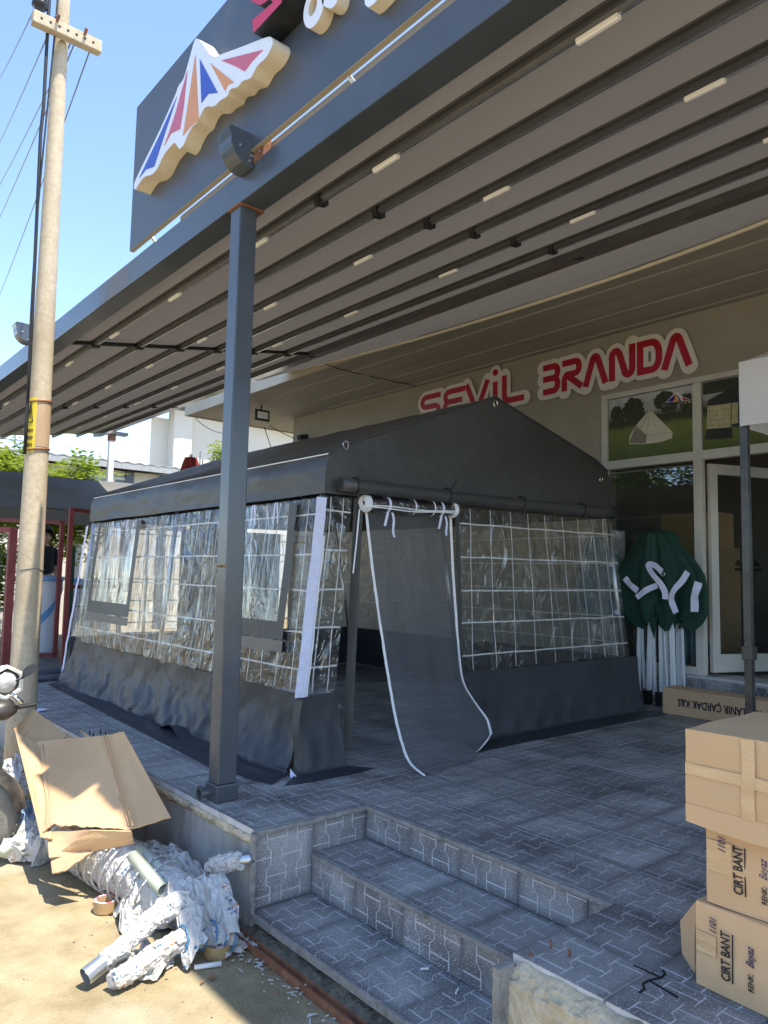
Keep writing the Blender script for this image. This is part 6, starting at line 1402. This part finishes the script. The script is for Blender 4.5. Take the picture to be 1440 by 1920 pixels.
MB().tube([fc+f_*.086-l_*.02+V(0,0,-.048), fc+f_*.092+V(0,0,-.046), fc+f_*.086+l_*.02+V(0,0,-.048)], .005, 6).build('mouth', mat('lip', (.30,.12,.10), None, .5), per, smooth=True)
MB().tube([PB+V(0,0,1.45)+f_*(.075*math.cos(a)+.03)+l_*.085*math.sin(a)+V(0,0,-.05*max(0,math.cos(a))) for a in [2*math.pi*k/20 for k in range(21)]], .003, 5).build('neck_chain', K['gal'], per)

# ================================================================ grey awning behind the gates
aw = thing('grey_awning', (4.2, 13.2, 0), 'large grey fabric awning roof behind the red gates', 'awning')
am_ = MB()
E0, E1, E2, E3 = aty(-120, 975, 11.6), aty(200, 985, 12.2), aty(335, 900, 13.4), aty(-120, 880, 13.4)
E0.z = 2.02; E1.z = 2.02
ridge0, ridge1 = V(.8, 13.4, 2.72), V(6.4, 13.4, 2.72)
def awf(u, v): x = .6+5.9*u; y = 11.4+2.0*v; return (x, y, 2.02+.72*v + .03*nz(x*1.1, v*3, 2) - .06*math.sin(math.pi*v)*(1-.2*math.sin(u*20)))
am_.grid(awf, 50, 16); am_.build('roof', K['greytent'], aw, smooth=True)
am_ = MB(); am_.grid(lambda u, v: (.6+5.9*u, 13.4+2.0*v, 2.74-.72*v), 20, 8); am_.build('roof', K['greytent'], aw, smooth=True)
am_ = MB(); am_.grid(lambda u, v: (.6+5.9*u, 11.395, 1.80+.22*v+.01*nz(u*20, v, 1)), 50, 3); am_.build('valance', K['greytent'], aw, smooth=True)
for x in (.8, 3.9, 6.3):
    for y in (11.5, 15.2): MB().box(x-.025, x+.025, y-.025, y+.025, -.46, 2.0).build('leg', K['gal'], aw)
for x in (3.9,): MB().tube([(x, 11.5, 1.5), (x+.5, 11.9, 1.95)], .015, 8).build('brace', K['gal'], aw)
# ================================================================ pale low boundary with parked van behind
vw = MB().box(2.4, 7.5, 17.6, 17.8, -.46, .62); tag(vw.build('boundary_wall', K['bwhite']), 'low whitewashed boundary wall behind the awning', 'wall')
# ================================================================ far buildings
lb = thing('low_building', (8, 22, -.4), 'low white building with grey roof edge and dark columns', 'building')
yl2 = 20.0
MB().box(-2, 9.6, yl2+.05, yl2+6, -.46, 3.86).build('wall', K['bwhite'], lb)
rfm = MB(); rfm.grid(lambda u, v: (-2.3+12.2*u, yl2-.45+6.8*v, 4.06-.10*0+.28*v+.018*math.sin(u*230)*(1-v)), 240, 2); rfm.build('roof', K['broof'], lb, thick=.03)
MB().box(-2.3, 9.9, yl2-.44, yl2-.40, 3.86, 4.02).build('roof_edge', K['broof'], lb)
for a in (152, 243, 308): x = aty(a, 885, yl2).x; MB().box(x-.11, x+.11, yl2-.06, yl2+.045, -.46, 3.855).build('column', K['bdark'], lb)
xw0, xw1 = aty(160, 890, yl2).x, aty(240, 890, yl2).x
for k in range(3):
    a = xw0+(xw1-xw0)*k/3+.04; b = xw0+(xw1-xw0)*(k+1)/3-.04
    wf = MB().box(a-.04, b+.04, yl2-.01, yl2+.04, 2.6, 3.66).build('window', K['frame'], lb); MB().box(a, b, yl2-.02, yl2-.012, 2.65, 3.6).build('window_pane', K['bglass'], wf)
tb = thing('tall_building', (13, 26, -.4), 'tall plain white building with thin grey roof edge beyond the tent', 'building')
yb2 = 24.0; xa_, xb_ = aty(283, 800, yb2).x, 16.5; zt_ = aty(300, 783, yb2).z
MB().prism([V(xa_,yb2,-.46),V(xb_,yb2,-.46),V(xb_+4,yb2+8,-.46),V(xa_+3.6,yb2+8,-.46)], (0,0,zt_+.46)).build('wall', K['bwhite'], tb)
xr_ = aty(345, 775, yb2).x
MB().box(xr_-.55, xr_+.1, yb2-.5, yb2-.002, -.46, zt_+.25).build('pier', K['bwhite'], tb)
MB().box(xr_+.1, xb_, yb2-.3, yb2-.003, -.46, zt_+.18).build('pier', K['bwhite'], tb)
rt_ = MB(); rt_.prism([V(xa_-.6, yb2-.9, zt_+.02), V(xr_-.2, yb2-.9, zt_+.42), V(xb_, yb2-.9, zt_+.16), V(xb_, yb2-.9, zt_+.34), V(xr_-.2, yb2-.9, zt_+.60), V(xa_-.6, yb2-.9, zt_+.20)], (0, 1.6, 0)); rt_.build('roof', K['broof'], tb)
for k, px in enumerate((367, 375, 380)): x = aty(px, 865, 19).x; tag(MB().tube([(x, 19, 3.0), (x, 19, 4.3+.2*(k%2))], .02, 6).build('roof_rod', K['wire']), ['left', 'middle', 'right'][k] + ' of three thin rods above the tent roof', 'rod', 'rods above the tent')
an = thing('tv_antenna', aty(30, 850, 21), 'thin television antenna on the low building beside the utility pole', 'antenna'); p = aty(28, 830, 21)
MB().tube([(p.x, 21, 3.9), (p.x, 21, 4.95)], .015, 6).build('mast', K['wire'], an)
for k in range(7): MB().tube([(p.x-.35+.12*k, 20.8, 4.5), (p.x-.35+.12*k, 21.2, 4.5)], .01, 5).build('element', K['wire'], an)
MB().tube([(p.x-.45, 21, 4.5), (p.x+.5, 21, 4.5)], .012, 5).build('boom', K['wire'], an)
MB().tube([(aty(90,850,21).x, 21, 3.9), (aty(90,850,21).x, 21, 4.6)], .015, 6).build('mast', K['wire'], an)
# red folded parasol top behind the tent
up_ = aty(357, 880, 9.6); rdp = thing('folded_parasol', (up_.x, 9.6, 0), 'folded dark red parasol sticking up behind the tent', 'parasol')
def ptop(px): return aty(357, px, 9.6).z
rm_ = MB(); rm_.grid(lambda u, v: (up_.x+(.13*math.sin(math.pi*min(1,.18+.8*v)))*(1+.16*math.sin(2*math.pi*u*9))*math.cos(2*math.pi*u), 9.6+(.13*math.sin(math.pi*min(1,.18+.8*v)))*(1+.16*math.sin(2*math.pi*u*9))*math.sin(2*math.pi*u), ptop(858)-.75*v), 72, 12)
rm_.build('folded_cloth', mat('dark_red_cloth', (.20,.015,.02), (.27,.03,.035), .8), rdp, smooth=True); MB().tube([(up_.x, 9.6, -.44), (up_.x, 9.6, ptop(856)+.03)], .022, 10).build('pole', K['board'], rdp)

# loose cables under the eaves
for k, pts in enumerate(([(361,755,5.5),(372,790,6.0),(420,812,6.5),(486,792,6.9)], [(495,800,6.9),(508,840,6.9),(515,880,6.9)], [(505,798,6.9),(530,812,6.93),(552,822,6.94)])):
    P = [atx(a, b, x) for a, b, x in pts]; tag(MB().tube([cr(P, q/20) for q in range(21)], .007, 6).build('hanging_cable', K['cable'], smooth=True), ['slack black cable from the eaves corner to the floodlight', 'thin cable dangling straight below the floodlight', 'short cable from the floodlight to the wall corner'][k], 'cable', 'cables under the eaves')
P = [atz(595,672,3.826), atz(630,688,3.826), atz(700,705,3.826), atz(780,722,3.826)]
tag(MB().tube([cr(P, q/30)+V(0,0,-.004-.012*abs(math.sin(q*.7))) for q in range(31)], .006, 6).build('hanging_cable', K['cable'], smooth=True), 'dark cable stapled across the ceiling above the tent', 'cable', 'cables under the eaves')
# ================================================================ trees
def tree(name, label, base, h, cr_, n, m, seed, leaf=.10, tall=1., trunk=.09):
    r = thing(name, base, label, 'tree'); rn = random.Random(seed); B_ = Vector(base); t = MB()
    t.tube([B_+V(.1*nz(k*.5,seed,1), .1*nz(k*.5,seed,5), h*.8*k/8) for k in range(9)], [trunk*(1-.09*k) for k in range(9)], 10)
    tips = []
    for k in range(11):
        a = rn.random()*6.28; z0 = h*(.35+.4*rn.random()); e = B_+V(cr_*.75*math.cos(a)*rn.uniform(.6,1), cr_*.75*math.sin(a)*rn.uniform(.6,1), h*(.6+.4*rn.random())); s_ = B_+V(0,0,z0)
        t.tube([s_, s_.lerp(e, .5)+V(0,0,.12), e], [trunk*.35, trunk*.22, trunk*.08], 6); tips += [e, s_.lerp(e, .6)]
    t.build('trunk', K['bark'], r, smooth=True); c = MB()
    for k in range(n):
        q = rn.choice(tips); d = V(rn.gauss(0,1), rn.gauss(0,1), rn.gauss(0,.8)); p = q + d*cr_*.22
        # a spray of leaflets
        ax = V(rn.uniform(-1,1), rn.uniform(-1,1), rn.uniform(-.6,.5)).normalized(); sdv = ax.cross(V(0,0,1)).normalized(); up2 = sdv.cross(ax)
        for j in range(3):
            o = p+ax*leaf*.7*j
            for s_ in (-1, 1):
                l2 = (sdv*s_+ax*.5+up2*rn.uniform(-.4,.4)).normalized(); w2 = l2.cross(up2).normalized()*leaf*.22
                c.add([o, o+l2*leaf*.5+w2, o+l2*leaf, o+l2*leaf*.5-w2], [(0,1,2,3)])
    c.build('crown', K[m], r); return r
tree('ash_tree', 'bright green leafy tree behind the utility pole and awning', (aty(95,870,15.5).x, 15.5, GR), 3.75, 1.0, 1700, 'leaf', 3, .15)
tree('ash_tree', 'sunlit yellow-green tree top at the far left edge', (aty(-12,870,14.6).x, 14.6, GR), 3.75, .8, 800, 'leaf', 8, .15)
tree('slender_tree', 'small green sapling showing between the tent roof and the post', (aty(418, 860, 17).x, 17, GR), 4.75, .55, 420, 'leaf', 5, .14, trunk=.05)
tree('garden_shrub', 'dense green shrub behind the green wire fence', (2.05, 11.0, GR), 1.7, .7, 900, 'leaf', 15, .11, trunk=.05)
for k, (x, y, h, c) in enumerate(((-9, 9, 6, 2.4), (-10.5, 14, 7, 2.8), (-8.5, 3.5, 5.5, 2.2), (-12, 22, 7, 3))):
    tree('street_tree', ['broad tree across the street, reflected in the tent wall', 'tallest tree across the street, left of the broad one', 'smaller tree across the street, right of the broad one', 'farthest tree across the street'][k], (x, y, GR), h, c, 1500, 'leafd', 30+k, .28)
ww = MB().box(-14.4, -14.2, -20, 40, -.46, 1.6); tag(ww.build('garden_wall', K['bwhite']), 'pale garden wall across the street', 'wall')
